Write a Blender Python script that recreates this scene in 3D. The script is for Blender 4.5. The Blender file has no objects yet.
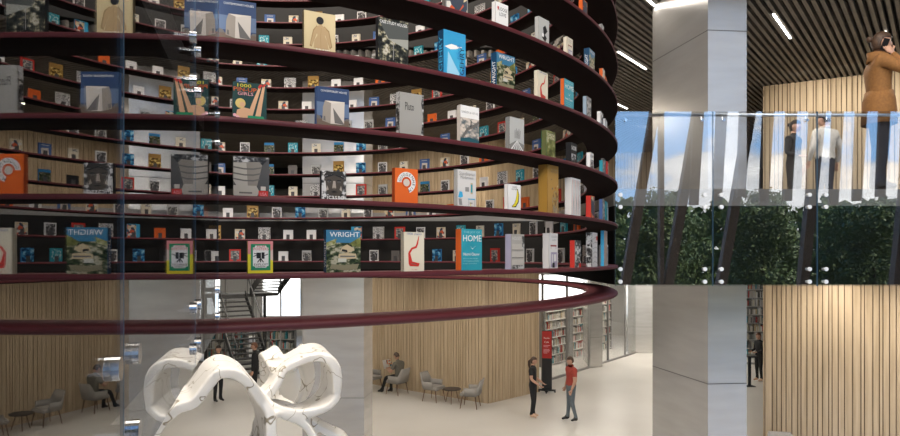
import bpy, bmesh, math, random
from mathutils import Vector, Matrix
random.seed(7)
PI = math.pi
sc = bpy.context.scene
COL = sc.collection
EYE = 4.46
FPX = 660.0
MZ = EYE + 0.70          # mezzanine floor
CE = EYE + 3.60          # upper ceiling

# ------------------------------------------------------------------ helpers
def link(o):
    COL.objects.link(o); return o

def tag(o, label=None, cat=None, group=None, kind=None):
    if label: o['label'] = label
    if cat: o['category'] = cat
    if group: o['group'] = group
    if kind: o['kind'] = kind
    return o

def empty(name, loc=(0, 0, 0), rz=0.0):
    o = bpy.data.objects.new(name, None); o.empty_display_size = .1
    o.location = loc; o.rotation_euler = (0, 0, rz)
    return link(o)

def mesh_obj(name, bm, mats, parent=None, loc=None, rz=None, smooth=False):
    me = bpy.data.meshes.new(name)
    bm.to_mesh(me); bm.free()
    return from_mesh(name, me, mats, parent, loc, rz, smooth)

def from_mesh(name, me, mats, parent=None, loc=None, rz=None, smooth=False):
    if not isinstance(mats, (list, tuple)): mats = [mats]
    if not me.materials:
        for m in mats: me.materials.append(m)
    if smooth:
        for p in me.polygons: p.use_smooth = True
    o = bpy.data.objects.new(name, me); link(o)
    if parent: o.parent = parent
    if loc is not None: o.location = loc
    if rz is not None: o.rotation_euler = (0, 0, rz)
    return o

def box(bm, x0, x1, y0, y1, z0, z1, mi=0, M=None):
    vs = [bm.verts.new((x, y, z)) for z in (z0, z1) for y in (y0, y1) for x in (x0, x1)]
    if M is not None:
        for v in vs: v.co = M @ v.co
    for q in ((0, 2, 3, 1), (4, 5, 7, 6), (0, 1, 5, 4), (2, 6, 7, 3), (0, 4, 6, 2), (1, 3, 7, 5)):
        f = bm.faces.new([vs[i] for i in q]); f.material_index = mi
    return vs

def prism(bm, pts, z0, z1, mi=0):
    """vertical prism over a plan polygon (counter-clockwise)"""
    lo = [bm.verts.new((x, y, z0)) for x, y in pts]; hi = [bm.verts.new((x, y, z1)) for x, y in pts]
    n = len(pts)
    for i in range(n):
        j = (i + 1) % n
        bm.faces.new((lo[i], lo[j], hi[j], hi[i])).material_index = mi
    bm.faces.new(lo[::-1]).material_index = mi; bm.faces.new(hi).material_index = mi

def tube(bm, pts, rad, n=8, mi=0, sq=1.0):
    """round bar along a polyline with one radius per point"""
    pts = [Vector(p) for p in pts]
    if not isinstance(rad, (list, tuple)): rad = [rad] * len(pts)
    rings = []
    up = None
    for i, p in enumerate(pts):
        d = (pts[min(i + 1, len(pts) - 1)] - pts[max(i - 1, 0)]).normalized()
        if up is None:
            up = Vector((0, 0, 1)) if abs(d.z) < .9 else Vector((1, 0, 0))
        a = d.cross(up).normalized(); b = a.cross(d).normalized(); up = b
        rings.append([bm.verts.new(p + rad[i] * (math.cos(2 * PI * k / n) * a * sq + math.sin(2 * PI * k / n) * b)) for k in range(n)])
    for r0, r1 in zip(rings, rings[1:]):
        for k in range(n):
            bm.faces.new((r0[k], r0[(k + 1) % n], r1[(k + 1) % n], r1[k])).material_index = mi
    bm.faces.new(rings[0][::-1]).material_index = mi; bm.faces.new(rings[-1]).material_index = mi

def sphere(bm, c, r, mi=0, u=14, v=10):
    g = bmesh.ops.create_uvsphere(bm, u_segments=u, v_segments=v, radius=1)
    r = r if isinstance(r, (tuple, list)) else (r, r, r)
    for w in g['verts']:
        w.co = Vector((w.co.x * r[0] + c[0], w.co.y * r[1] + c[1], w.co.z * r[2] + c[2]))
        for f in w.link_faces: f.material_index = mi
    return g['verts']

def disc_y(bm, c, r, y0, y1, n=20, mi=0):
    a = [bm.verts.new((c[0] + r * math.cos(2 * PI * k / n), y0, c[1] + r * math.sin(2 * PI * k / n))) for k in range(n)]
    b = [bm.verts.new((c[0] + r * math.cos(2 * PI * k / n), y1, c[1] + r * math.sin(2 * PI * k / n))) for k in range(n)]
    for k in range(n):
        bm.faces.new((a[k], a[(k + 1) % n], b[(k + 1) % n], b[k])).material_index = mi
    bm.faces.new(a[::-1]).material_index = mi; bm.faces.new(b).material_index = mi

def bev(o, w=.004, s=2):
    m = o.modifiers.new('bevel', 'BEVEL'); m.width = w; m.segments = s; m.limit_method = 'ANGLE'; return o

def PX(px, Y):                     # lateral position of something seen at px when it stands Y away
    return (px - 450) / FPX * Y

# ------------------------------------------------------------------ materials
MATS = {}
def mat(name, col, rough=.5, metal=0.0, spec=.5, emit=None, estr=0.0):
    if name in MATS: return MATS[name]
    m = bpy.data.materials.new(name); m.use_nodes = True
    b = m.node_tree.nodes['Principled BSDF']
    b.inputs['Base Color'].default_value = (*col, 1); b.inputs['Roughness'].default_value = rough
    b.inputs['Metallic'].default_value = metal; b.inputs['Specular IOR Level'].default_value = spec
    if emit:
        b.inputs['Emission Color'].default_value = (*emit, 1); b.inputs['Emission Strength'].default_value = estr
    MATS[name] = m; return m

def nodes(m):
    nt = m.node_tree; return nt, nt.nodes['Principled BSDF']

def ramp(nt, stops, interp='LINEAR'):
    r = nt.nodes.new('ShaderNodeValToRGB'); r.color_ramp.interpolation = interp
    el = r.color_ramp.elements
    while len(el) > 1: el.remove(el[0])
    el[0].position = stops[0][0]; el[0].color = (*stops[0][1], 1)
    for p, c in stops[1:]:
        e = el.new(p); e.color = (*c, 1)
    return r

def noise_mat(name, stops, scale=(8, 8, 8), detail=3, rough=.5, metal=0.0, interp='LINEAR', kind='noise', dist=0.0, bump=0.0, spec=.5):
    """a colour ramp over noise / voronoi / wave in object space"""
    if name in MATS: return MATS[name]
    m = mat(name, stops[0][1], rough, metal, spec)
    nt, b = nodes(m)
    tc = nt.nodes.new('ShaderNodeTexCoord'); mp = nt.nodes.new('ShaderNodeMapping'); mp.inputs['Scale'].default_value = scale
    nt.links.new(tc.outputs['Object'], mp.inputs['Vector'])
    if kind == 'noise':
        t = nt.nodes.new('ShaderNodeTexNoise'); t.inputs['Scale'].default_value = 1; t.inputs['Detail'].default_value = detail
        t.inputs['Distortion'].default_value = dist; out = t.outputs['Fac']
    elif kind == 'voronoi':
        t = nt.nodes.new('ShaderNodeTexVoronoi'); t.inputs['Scale'].default_value = 1; out = t.outputs['Color']
    else:
        t = nt.nodes.new('ShaderNodeTexWave'); t.inputs['Scale'].default_value = 1; t.inputs['Distortion'].default_value = dist
        t.inputs['Detail'].default_value = detail; out = t.outputs['Fac']
    nt.links.new(mp.outputs['Vector'], t.inputs['Vector'])
    r = ramp(nt, stops, interp); nt.links.new(out, r.inputs['Fac']); nt.links.new(r.outputs['Color'], b.inputs['Base Color'])
    if bump:
        bp = nt.nodes.new('ShaderNodeBump'); bp.inputs['Strength'].default_value = bump; bp.inputs['Distance'].default_value = .01
        nt.links.new(out, bp.inputs['Height']); nt.links.new(bp.outputs['Normal'], b.inputs['Normal'])
    return m

def glass_mat(name, ior, tint=(1, 1, 1), rough=0.0):
    m = bpy.data.materials.new(name); m.use_nodes = True; nt = m.node_tree
    nt.nodes.clear()
    o = nt.nodes.new('ShaderNodeOutputMaterial'); mx = nt.nodes.new('ShaderNodeMixShader')
    t = nt.nodes.new('ShaderNodeBsdfTransparent'); t.inputs['Color'].default_value = (*tint, 1)
    g = nt.nodes.new('ShaderNodeBsdfGlossy'); g.inputs['Roughness'].default_value = rough
    f = nt.nodes.new('ShaderNodeFresnel'); f.inputs['IOR'].default_value = ior
    # the same strength from either side of the pane
    ge = nt.nodes.new('ShaderNodeNewGeometry'); ma = nt.nodes.new('ShaderNodeMath'); ma.operation = 'MULTIPLY_ADD'
    ma.inputs[1].default_value = (1 / ior - ior); ma.inputs[2].default_value = ior
    nt.links.new(ge.outputs['Backfacing'], ma.inputs[0])
    # Fresnel inverts the index on back faces itself, so hand it the inverse there
    iv = nt.nodes.new('ShaderNodeMath'); iv.operation = 'ADD'; iv.inputs[1].default_value = 0.0
    nt.links.new(ma.outputs[0], iv.inputs[0]); nt.links.new(iv.outputs[0], f.inputs['IOR'])
    nt.links.new(f.outputs['Fac'], mx.inputs['Fac']); nt.links.new(t.outputs[0], mx.inputs[1]); nt.links.new(g.outputs[0], mx.inputs[2])
    nt.links.new(mx.outputs[0], o.inputs['Surface'])
    MATS[name] = m; return m

M_burg = noise_mat('burgundy lacquer', [(0, (.070, .012, .016)), (1, (.092, .017, .021))], (3, 3, 3), rough=.5, spec=.3)
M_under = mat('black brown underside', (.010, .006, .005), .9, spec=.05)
M_support = mat('dark grey bracket', (.045, .045, .047), .5)
M_black = mat('matt black', (.010, .010, .010), .5)
M_fascia = mat('dark fascia', (.009, .009, .009), .9, spec=.03)
M_page = noise_mat('page edges', [(0, (.62, .58, .50)), (1, (.75, .72, .66))], (2, 2, 400), rough=.8)
M_steel = mat('polished steel', (.40, .405, .415), .14, 1.0)
M_satin = mat('brightened satin steel', (.80, .80, .79), .45, .3)  # facing standoffs: extra brightness put into a paler colour than the steel
M_rail = mat('satin steel rail', (.55, .60, .66), .3, 1.0)
M_white = mat('white satin', (.78, .77, .74), .5)
M_conc = noise_mat('pale stone kerb', [(.3, (.30, .29, .27)), (.7, (.40, .39, .36))], (1.2, 1.2, 8), rough=.6)
M_floor = noise_mat('polished pale floor', [(.3, (.53, .50, .46)), (.7, (.60, .575, .535))], (.35, .35, .35), detail=4, rough=.34)
M_mfloor = noise_mat('mezzanine floor', [(.3, (.19, .175, .155)), (.7, (.24, .22, .20))], (.5, .5, .5), rough=.5)
M_wood = noise_mat('pale oak slats', [(.25, (.36, .265, .16)), (.5, (.48, .365, .235)), (.8, (.56, .44, .30))], (14, 14, .7), detail=5, rough=.5)
M_groove = mat('dark slat groove', (.15, .104, .062), .8)  # darker tone in the gaps between battens
M_panel = noise_mat('brushed grey panels', [(.3, (.60, .58, .555)), (.7, (.68, .66, .635))], (1.2, 1.2, 7), detail=3, rough=.24, metal=.5)
M_joint = mat('panel joint', (.10, .095, .09), .6)
M_slat = noise_mat('taupe ceiling slats', [(.3, (.115, .103, .09)), (.7, (.16, .145, .125))], (3, 3, 3), rough=.6)
M_plenum = mat('dark plenum', (.015, .014, .013), .9)
M_wallw = mat('plaster', (.62, .60, .57), .7)
M_glassL = glass_mat('edge pane glass', 2.5, (.78, .80, .82))
M_glassR = glass_mat('guard pane glass', 2.3, (.93, .95, .97))
M_glassS = glass_mat('shopfront glass', 1.5, (.95, .96, .96))
M_glow = mat('lamp diffuser', (1, 1, 1), .5, emit=(1.0, .95, .86), estr=9)
M_darksteel = mat('dark stair steel', (.035, .034, .033), .5, .3)
M_frame = mat('window frame grey', (.30, .29, .28), .5, .3)
M_edge = mat('green blue glass edge', (.055, .115, .18), .2)

# ------------------------------------------------------------------ shell
def struct(name, bm, m, parent=None, smooth=False):
    o = mesh_obj(name, bm, m, parent, smooth=smooth)
    if parent is None: o['kind'] = 'structure'
    return o

b = bmesh.new(); box(b, -20, 22, -9, 37, -.2, 0); struct('floor', b, M_floor)
b = bmesh.new(); box(b, -20.2, -20, -9, 37, 0, 15); struct('wall_left', b, M_wallw)
b = bmesh.new(); box(b, 22, 22.2, -9, 37, 0, 15); struct('wall_right', b, M_wallw)
b = bmesh.new(); box(b, -20, 22, 37, 37.2, 3.4, 15); box(b, -20, 22, 37, 37.2, 0, 1.1)
for xa_, xb_ in ((-20, -13.7), (-12.9, -10.5), (-8.4, 4.3), (7.6, 22)): box(b, xa_, xb_, 37, 37.2, 1.1, 3.4)
struct('wall_back', b, M_wallw)
b = bmesh.new(); box(b, -20, -5.5, -9.2, -9, 0, 15); struct('wall_sky_blocker', b, M_wallw)  # unseen wall, added to keep sky light off the drum and rear pier
b = bmesh.new(); box(b, -20.2, 22.2, -9, 37.2, 15, 15.2); struct('ceiling', b, M_wallw)

SX, SY, BY = 1.71, 6.90, 11.90      # slab corner, front edge, rear void edge
b = bmesh.new(); prism(b, [(SX, SY), (21.9, SY), (21.9, 36.9), (-19.9, 36.9), (-19.9, BY), (SX, BY)], 4.16, 4.985); struct('floor_mezzanine', b, M_fascia)
b = bmesh.new(); prism(b, [(SX, SY), (21.9, SY), (21.9, 36.9), (-19.9, 36.9), (-19.9, BY), (SX, BY)], 4.985, MZ); struct('trim_1', b, M_mfloor)
b = bmesh.new(); box(b, -19.8, SX - .02, BY - .06, BY + .30, 5.085, 5.235); struct('trim_2', b, M_conc)
b = bmesh.new(); box(b, -19.8, SX - .02, BY - .08, BY - .001, 4.22, 5.085); struct('trim_4', b, mat('front lit fascia', (.030, .028, .026), .8, spec=.1))  # rear fascia, paler than the others: front light put into its colour
# white painted soffit under the mezzanine
b = bmesh.new(); prism(b, [(SX + .6, SY + .7), (21.8, SY + .7), (21.8, 36.8), (-19.8, 36.8), (-19.8, BY + .7), (SX + .6, BY + .7)], 4.13, 4.158); struct('ceiling_ground', b, M_wallw)
# upper floor above the slatted ceiling
b = bmesh.new(); prism(b, [(SX + .1, SY), (21.9, SY), (21.9, 36.9), (-19.9, 36.9), (-19.9, BY), (SX + .1, BY)], CE + .16, CE + 1.75); struct('floor_upper', b, M_plenum)

def slats(name, x0, x1, y0, y1, step):
    """ceiling battens running obliquely, clipped to a rectangle"""
    bm = bmesh.new(); d = Vector((.86, 1.15)).normalized(); nrm = Vector((d.y, -d.x))
    cs = [Vector(c).dot(nrm) for c in ((x0, y0), (x1, y0), (x0, y1), (x1, y1))]
    k = min(cs)
    while k < max(cs):
        p = nrm * k; lo, hi = -1e9, 1e9
        for a, q0, q1 in ((0, x0, x1), (1, y0, y1)):
            t0, t1 = sorted(((q0 - p[a]) / d[a], (q1 - p[a]) / d[a])); lo = max(lo, t0); hi = min(hi, t1)
        if hi - lo > .3:
            A = p + d * lo; B = p + d * hi; w = nrm * .026
            for z0, z1 in ((CE, CE + .12),):
                v = [bm.verts.new((q.x, q.y, z)) for z in (z0, z1) for q in (A - w, A + w, B + w, B - w)]
                for f in ((3, 2, 1, 0), (4, 5, 6, 7), (0, 1, 5, 4), (1, 2, 6, 5), (2, 3, 7, 6), (3, 0, 4, 7)):
                    bm.faces.new([v[i] for i in f])
        k += step
    bmesh.ops.recalc_face_normals(bm, faces=bm.faces)
    return struct(name, bm, M_slat)
slats('ceiling_slats', SX + .12, 17, SY + .02, 27, .105)
slats('ceiling_slats', -12, SX + .1, BY + .02, 27, .105)

# ------------------------------------------------------------------ slatted timber walls
def slat_wall(name, plan, z0, z1, pitch=.115, depth=.028, seed=1, gap=.018):
    """one mesh: vertical battens with grooves along a plan polyline"""
    rnd = random.Random(seed); bm = bmesh.new()
    for (ax, ay), (bx_, by_) in zip(plan, plan[1:]):
        A = Vector((ax, ay)); B = Vector((bx_, by_)); L = (B - A).length; d = (B - A) / L; n = Vector((d.y, -d.x))   # outward normal to the right
        s = 0.0; prof = []
        while s < L - .03:
            w = min(pitch * rnd.choice((.55, .8, 1.0, 1.0, 1.3)), L - s)
            prof += [(s, 0, 1), (s + gap, 0, 0), (s + gap, depth, 0), (s + w, depth, 0), (s + w, 0, 0)]
            s += w
        prof.append((L, 0, 1))
        vs = []
        for (t, o, _) in prof:
            p = A + d * t + n * o
            vs.append((bm.verts.new((p.x, p.y, z0)), bm.verts.new((p.x, p.y, z1))))
        for i in range(len(vs) - 1):
            f = bm.faces.new((vs[i][0], vs[i + 1][0], vs[i + 1][1], vs[i][1]))
            f.material_index = 1 if (prof[i][1] == 0 and prof[i + 1][1] == 0) else 0
    o = mesh_obj(name, bm, [M_wood, M_groove]); o['kind'] = 'structure'; return o
WL, WC, WR_ = (-2.72, 23.0), (1.15, 19.96), (2.91, 21.7)
WE = (2.91 - 3.3, 21.7 + 5.0)
far_l = (-2.72 - 1.2, 23.0 + .94)
slat_wall('wall_timber', [far_l, WL, WC, WR_, WE], 0, 4.1, .125, seed=3)
slat_wall('wall_timber', [far_l, WL, WC, WR_, WE], MZ, CE, .125, seed=3)
RW0, RW1 = (PX(764.5, 14.0), 14.0), (PX(764.5, 14.0) + 3.55, 14.0 - 2.0)
ret = (RW0[0] + 1.9, RW0[1] + 3.4)
slat_wall('wall_timber', [ret, RW0, RW1], 0, 4.1, .108, seed=5)
slat_wall('wall_timber', [ret, RW0, RW1], MZ, CE, .092, seed=5)
# timber wall seen far behind the guard, past the drum
slat_wall('wall_timber', [(3.6, 23.9), (8.2, 22.4)], MZ, CE, .14, seed=8)

# ------------------------------------------------------------------ panelled piers
def pier(plan, z0, z1, joints, label):
    bm = bmesh.new(); prism(bm, plan, z0, z1)
    c = Vector((sum(p[0] for p in plan) / len(plan), sum(p[1] for p in plan) / len(plan)))
    o = struct('wall_pier', bm, M_panel)
    jb = bmesh.new()
    for z in joints:
        prism(jb, [tuple(c + (Vector(p) - c) * 1.0015) for p in plan], z - .006, z + .006)
    struct('panel_joint', jb, M_joint, o)
    return o
Z1 = 8.2
xa, xb = PX(708, Z1), PX(748.5, Z1)
pier([(PX(652.5, Z1 * 1.164), Z1 * 1.164), (xa, Z1), (xb, Z1 + .05), (xb + .02, Z1 * 1.17)], 0, 15, (EYE - 128 / FPX * Z1, EYE + 226 / FPX * Z1), '')
YA = 13.6
pier([(PX(302.5, YA), YA), (PX(364, YA), YA), (PX(372.5, YA + .7), YA + .7), (PX(304, YA + 2), YA + 2)], 0, 15, (EYE - 142 / FPX * YA, EYE + 1.5), '')
pier([(PX(583, 28.5), 28.5), (PX(590, 26.3), 26.3), (PX(602.5, 26.6), 26.6), (PX(602.5, 28.6), 28.6)], 0, 4.1, (1.2,), '')
pier([(PX(625, 31), 31.0), (PX(628, 30.3), 30.3), (PX(655, 30.3), 30.3), (PX(655, 31.2), 31.2)], 0, 4.1, (1.2,), '')
# ------------------------------------------------------------------ ring shelves
DC = Vector((-2.70, 7.15)); DR = 4.38; DW = .285; STEP = .37
def ring_z(n): return EYE - .084 + STEP * (n - 1)       # top of ring n (n = 0 is the bare lowest rail)
def ring_mesh(th, rounded=False, N=160):
    bm = bmesh.new(); ro, ri = DR, DR - DW
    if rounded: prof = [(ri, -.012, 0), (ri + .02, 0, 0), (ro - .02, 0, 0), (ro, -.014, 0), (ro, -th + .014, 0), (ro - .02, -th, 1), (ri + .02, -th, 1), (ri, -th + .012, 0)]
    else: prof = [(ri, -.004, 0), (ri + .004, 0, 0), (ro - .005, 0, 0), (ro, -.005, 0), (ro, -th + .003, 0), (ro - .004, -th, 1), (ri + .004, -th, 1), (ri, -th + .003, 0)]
    rings = [[bm.verts.new((r * math.sin(2 * PI * k / N), r * math.cos(2 * PI * k / N), z)) for r, z, _ in prof] for k in range(N)]
    m = len(prof)
    for k in range(N):
        for i in range(m):
            j = (i + 1) % m
            f = bm.faces.new((rings[k][i], rings[(k + 1) % N][i], rings[(k + 1) % N][j], rings[k][j])); f.material_index = prof[i][2]; f.smooth = True
    bmesh.ops.recalc_face_normals(bm, faces=bm.faces)
    me = bpy.data.meshes.new('ring_shelf'); bm.to_mesh(me); bm.free(); return me
ORD = 'zeroth first second third fourth fifth sixth seventh eighth ninth tenth eleventh twelfth thirteenth fourteenth fifteenth sixteenth seventeenth eighteenth nineteenth twentieth'.split()
ORD += ['twenty-' + w for w in ORD[1:10]] + ['thirtieth'] + ['thirty-' + w for w in ORD[1:10]]
rme = ring_mesh(.026); RINGS = {}
for n in range(0, 14):
    if n == 0:
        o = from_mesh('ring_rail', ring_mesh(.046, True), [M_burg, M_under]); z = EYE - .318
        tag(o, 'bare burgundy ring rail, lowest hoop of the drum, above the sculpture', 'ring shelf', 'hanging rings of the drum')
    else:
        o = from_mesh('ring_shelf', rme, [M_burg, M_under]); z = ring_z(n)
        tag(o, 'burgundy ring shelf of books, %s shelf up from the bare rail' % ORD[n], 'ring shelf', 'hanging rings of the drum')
    o.location = (DC.x, DC.y, z); RINGS[n] = o
bm_ = bmesh.new(); box(bm_, -.028, .028, -.004, .004, 0, .085); box(bm_, -.028, .028, -.055, .004, 0, .004)
sup_me = bpy.data.meshes.new('book_support'); bm_.to_mesh(sup_me); bm_.free(); sup_me.materials.append(M_support)

def place_on_ring(o, n, th, thick, r=DR - .10):
    """stand o on ring n at plan angle th (0 = far side), cover facing outwards"""
    s, c = math.sin(th), math.cos(th)
    o.location = (DC.x + r * s, DC.y + r * c, ring_z(n)); o.rotation_euler = (0, 0, math.atan2(s, -c))
    r2 = r - thick / 2 - .006
    q = bpy.data.objects.new('book_support', sup_me); link(q); q.parent = RINGS[n]
    q.location = (r2 * s, r2 * c, 0); q.rotation_euler = (0, 0, math.atan2(s, -c) + PI)

def ray_ring(px, r, far=False):
    t = (px - 450) / FPX; a = t * t + 1; bq = -2 * (t * DC.x + DC.y); cq = DC.x ** 2 + DC.y ** 2 - r * r
    d = bq * bq - 4 * a * cq
    sd = math.sqrt(max(d, 0)); Y = (-bq + (sd if far else -sd)) / (2 * a)
    return Y, math.atan2(t * Y - DC.x, Y - DC.y)

# ------------------------------------------------------------------ books
def book_parts(w, h, t, cover, spine):
    bm = bmesh.new()
    box(bm, -w / 2, w / 2, -t / 2, -t / 2 + .003, 0, h, 0); box(bm, -w / 2, w / 2, t / 2 - .003, t / 2, 0, h, 0)
    box(bm, -w / 2, -w / 2 + .003, -t / 2, t / 2, 0, h, 1)
    pb = bmesh.new(); box(pb, -w / 2 + .003, w / 2 - .004, -t / 2 + .003, t / 2 - .003, .004, h - .004)
    return bm, pb

class Art:
    """printed shapes on the front of a book, in cover fractions (u to the right, v up)"""
    def __init__(s, root, w, h, t): s.root, s.w, s.h, s.t, s.n = root, w, h, t, 0
    def co(s, u, v): return ((u - .5) * s.w, -s.t / 2 - .0005 * s.n - .0004, v * s.h)
    def begin(s): s.bm = bmesh.new(); s.ms = []
    def mi(s, m):
        if m not in s.ms: s.ms.append(m)
        return s.ms.index(m)
    def poly(s, pts, m):
        s.n += .4
        f = s.bm.faces.new([s.bm.verts.new(s.co(*p)) for p in pts]); f.material_index = s.mi(m)
    def rect(s, u0, v0, u1, v1, m): s.poly([(u0, v0), (u1, v0), (u1, v1), (u0, v1)], m)
    def disc(s, u, v, r, m, ry=None, n=20, a0=0, a1=360):
        ry = r * s.w / s.h if ry is None else ry
        s.poly([(u + r * math.cos(math.radians(a0 + (a1 - a0) * k / n)), v + ry * math.sin(math.radians(a0 + (a1 - a0) * k / n))) for k in range(n if a1 - a0 >= 360 else n + 1)], m)
    def band(s, pts, wd, m):
        s.n += .4
        P = [Vector((p[0] * s.w, p[1] * s.h)) for p in pts]
        wd = wd if isinstance(wd, (list, tuple)) else [wd] * len(P)
        L, R = [], []
        for i, p in enumerate(P):
            d = (P[min(i + 1, len(P) - 1)] - P[max(i - 1, 0)]).normalized(); nn = Vector((-d.y, d.x)) * wd[i] * s.w / 2
            a, bb = p + nn, p - nn
            L.append(s.bm.verts.new(s.co(a.x / s.w, a.y / s.h))); R.append(s.bm.verts.new(s.co(bb.x / s.w, bb.y / s.h)))
        for i in range(len(P) - 1):
            s.bm.faces.new((L[i], R[i], R[i + 1], L[i + 1])).material_index = s.mi(m)
    def end(s, name): return mesh_obj(name, s.bm, s.ms, s.root)
    def text(s, txt, u0, v0, u1, v1, m, name='title', spine=False, up=False):
        me = text_mesh(txt); xs = [v.co.x for v in me.vertices]; ys = [v.co.y for v in me.vertices]
        x0, x1, y0, y1 = min(xs), max(xs), min(ys), max(ys); s.n += .4
        for v in me.vertices:
            a = (v.co.x - x0) / (x1 - x0); c = (v.co.y - y0) / (y1 - y0)
            if spine:      # reads upwards on the spine; u across the thickness, v along the height
                v.co = (-s.w / 2 - .0006, s.t / 2 - (u0 + (u1 - u0) * (1 - c)) * s.t, (v0 + (v1 - v0) * a) * s.h)
            elif up:
                v.co = s.co(u0 + (u1 - u0) * (1 - c), v0 + (v1 - v0) * a)
            else:
                v.co = s.co(u0 + (u1 - u0) * a, v0 + (v1 - v0) * c)
        o = from_mesh(name, me, m, s.root); return o
TXT = {}
def text_mesh(txt, align='LEFT'):
    if txt not in TXT:
        c = bpy.data.curves.new('lettering', 'FONT'); c.body = txt; c.resolution_u = 2
        o = bpy.data.objects.new('lettering', c); COL.objects.link(o)
        dg = bpy.context.evaluated_depsgraph_get()
        TXT[txt] = bpy.data.meshes.new_from_object(o.evaluated_get(dg)); TXT[txt].materials.clear()
        bpy.data.objects.remove(o)
    return TXT[txt].copy()

K = lambda n, c, r=.5: mat(n, c, r, 0.0, .2)
C_white, C_ink, C_red, C_orange = K('print white', (.72, .71, .68)), K('print black', (.015, .015, .016)), K('print red', (.50, .035, .025)), K('print orange', (.62, .115, .02))
C_teal, C_cream, C_blue, C_sky = K('print teal', (.02, .27, .33)), K('print cream', (.62, .56, .43)), K('print blue', (.03, .20, .42)), K('print slate blue', (.06, .12, .28))
C_yel, C_green, C_pink, C_gold = K('print yellow', (.68, .58, .03)), K('print green', (.02, .22, .10)), K('print pink', (.72, .35, .38)), K('print gold', (.37, .21, .055))
C_grey, C_stone, C_tan, C_skin = K('print grey', (.24, .235, .225)), K('print stone', (.52, .47, .41)), K('print tan', (.45, .36, .22)), K('print peach', (.62, .36, .20))
C_dkg, C_shade, C_lav, C_cyan = K('print dark green', (.012, .045, .04)), K('print shade', (.13, .12, .11)), K('print lavender', (.38, .36, .46)), K('print cyan', (.05, .34, .55))
PH_land = noise_mat('print river landscape', [(.38, (.008, .014, .007)), (.47, (.035, .055, .022)), (.54, (.12, .12, .065)), (.62, (.34, .32, .23))], (34, 34, 52), 6, .4, spec=.2)
PH_sky = noise_mat('print evening sky', [(.3, (.03, .11, .20)), (.7, (.05, .20, .32))], (6, 6, 6), 2, .4, spec=.2)
PH_bw = noise_mat('print black and white photo', [(.40, (.018, .018, .018)), (.5, (.11, .105, .10)), (.58, (.52, .51, .49))], (34, 34, 46), 5, .4, spec=.2)
PH_grey = noise_mat('print grey photo', [(.40, (.05, .05, .045)), (.5, (.19, .185, .17)), (.6, (.44, .43, .40))], (30, 30, 44), 4, .4, spec=.2)
PH_interior = noise_mat('print dim interior photo', [(.40, (.008, .009, .008)), (.52, (.04, .043, .036)), (.58, (.20, .18, .11)), (.66, (.45, .42, .34))], (36, 36, 40), 4, .4, spec=.2)
PH_gold = noise_mat('print golden photo', [(.40, (.06, .03, .006)), (.5, (.30, .18, .03)), (.58, (.66, .50, .18))], (20, 20, 26), 4, .4, spec=.2)
PH_text = noise_mat('print scattered marks', [(.46, (.03, .03, .03)), (.52, (.64, .63, .60))], (70, 70, 60), 3, .4, spec=.2)
PH_mix = noise_mat('print bright collage', [(.1, (.55, .10, .04)), (.35, (.62, .50, .30)), (.5, (.05, .06, .08)), (.65, (.60, .58, .52)), (.85, (.08, .28, .40))], (22, 22, 22), 0, .4, interp='CONSTANT', kind='voronoi', spec=.2)
PH_tealt = noise_mat('print teal lettering', [(.52, (.02, .27, .33)), (.58, (.50, .62, .60))], (60, 60, 34), 2, .4, spec=.2)
PH_bluet = noise_mat('print blue swirl', [(.40, (.006, .035, .11)), (.5, (.025, .22, .42)), (.62, (.30, .55, .66))], (13, 13, 16), 3, .4, spec=.2)
PH_green = noise_mat('print olive photo', [(.35, (.05, .055, .015)), (.55, (.17, .18, .05)), (.7, (.42, .40, .25))], (24, 24, 24), 3, .4, spec=.2)
PH_ocean = noise_mat('print misty shore', [(.36, (.03, .07, .09)), (.5, (.24, .23, .21)), (.62, (.58, .50, .42))], (26, 26, 40), 4, .4, spec=.2)

def d_house(A):
    A.begin(); A.rect(0, 0, 1, 1, K('print dusk blue', (.028, .052, .12))); A.rect(0, .28, 1, .62, K('print pale dusk', (.10, .145, .235))); A.rect(0, 0, 1, .20, K('print dry earth', (.13, .095, .07)))
    A.poly([(0, .2), (.16, .2), (.10, .27), (0, .30)], C_shade); A.poly([(.84, .2), (1, .2), (1, .26), (.9, .25)], C_shade); A.end('picture')
    A.begin(); A.poly([(.17, .16), (.42, .10), (.44, .62), (.25, .66), (.19, .50)], K('print facet mid', (.27, .235, .195)))
    A.poly([(.42, .10), (.84, .10), (.86, .67), (.44, .63)], C_stone); A.poly([(.25, .66), (.86, .67), (.48, .60)], K('print facet light', (.60, .55, .48)))
    A.poly([(.55, .12), (.86, .10), (.50, .50)], C_shade); A.poly([(.20, .17), (.27, .16), (.26, .27), (.21, .28)], C_shade); A.end('building')
    A.text('CONTEMPORARY HOUSES', .12, .875, .93, .925, C_white)
def d_wright(A):
    A.begin(); A.rect(0, 0, 1, .70, PH_land); A.rect(0, .70, 1, 1, PH_sky); A.poly([(0, .7), (.3, .8), (.26, .66), (0, .6)], PH_green)
    A.poly([(.7, .7), (1, .85), (1, .6), (.75, .62)], PH_green); A.end('picture')
    A.begin(); A.poly([(.40, .50), (.62, .46), (.82, .52), (.80, .57), (.60, .66), (.46, .60)], C_tan); A.poly([(.44, .50), (.62, .47), (.60, .53), (.46, .55)], C_ink)
    A.poly([(.34, .36), (.40, .30), (.88, .33), (.86, .44), (.60, .46), (.36, .43)], C_tan); A.rect(.40, .36, .84, .395, C_shade); A.rect(.34, .24, .58, .33, K('print pale rock', (.46, .45, .38)))
    A.poly([(.1, .1), (.5, .04), (.9, .08), (.95, .2), (.5, .17), (.15, .2)], K('print rock', (.20, .18, .11))); A.end('building')
    A.text('WRIGHT', .10, .84, .96, .955, C_white); A.text('WRIGHT', .2, .12, .8, .75, C_white, 'spine_title', spine=True)
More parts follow.
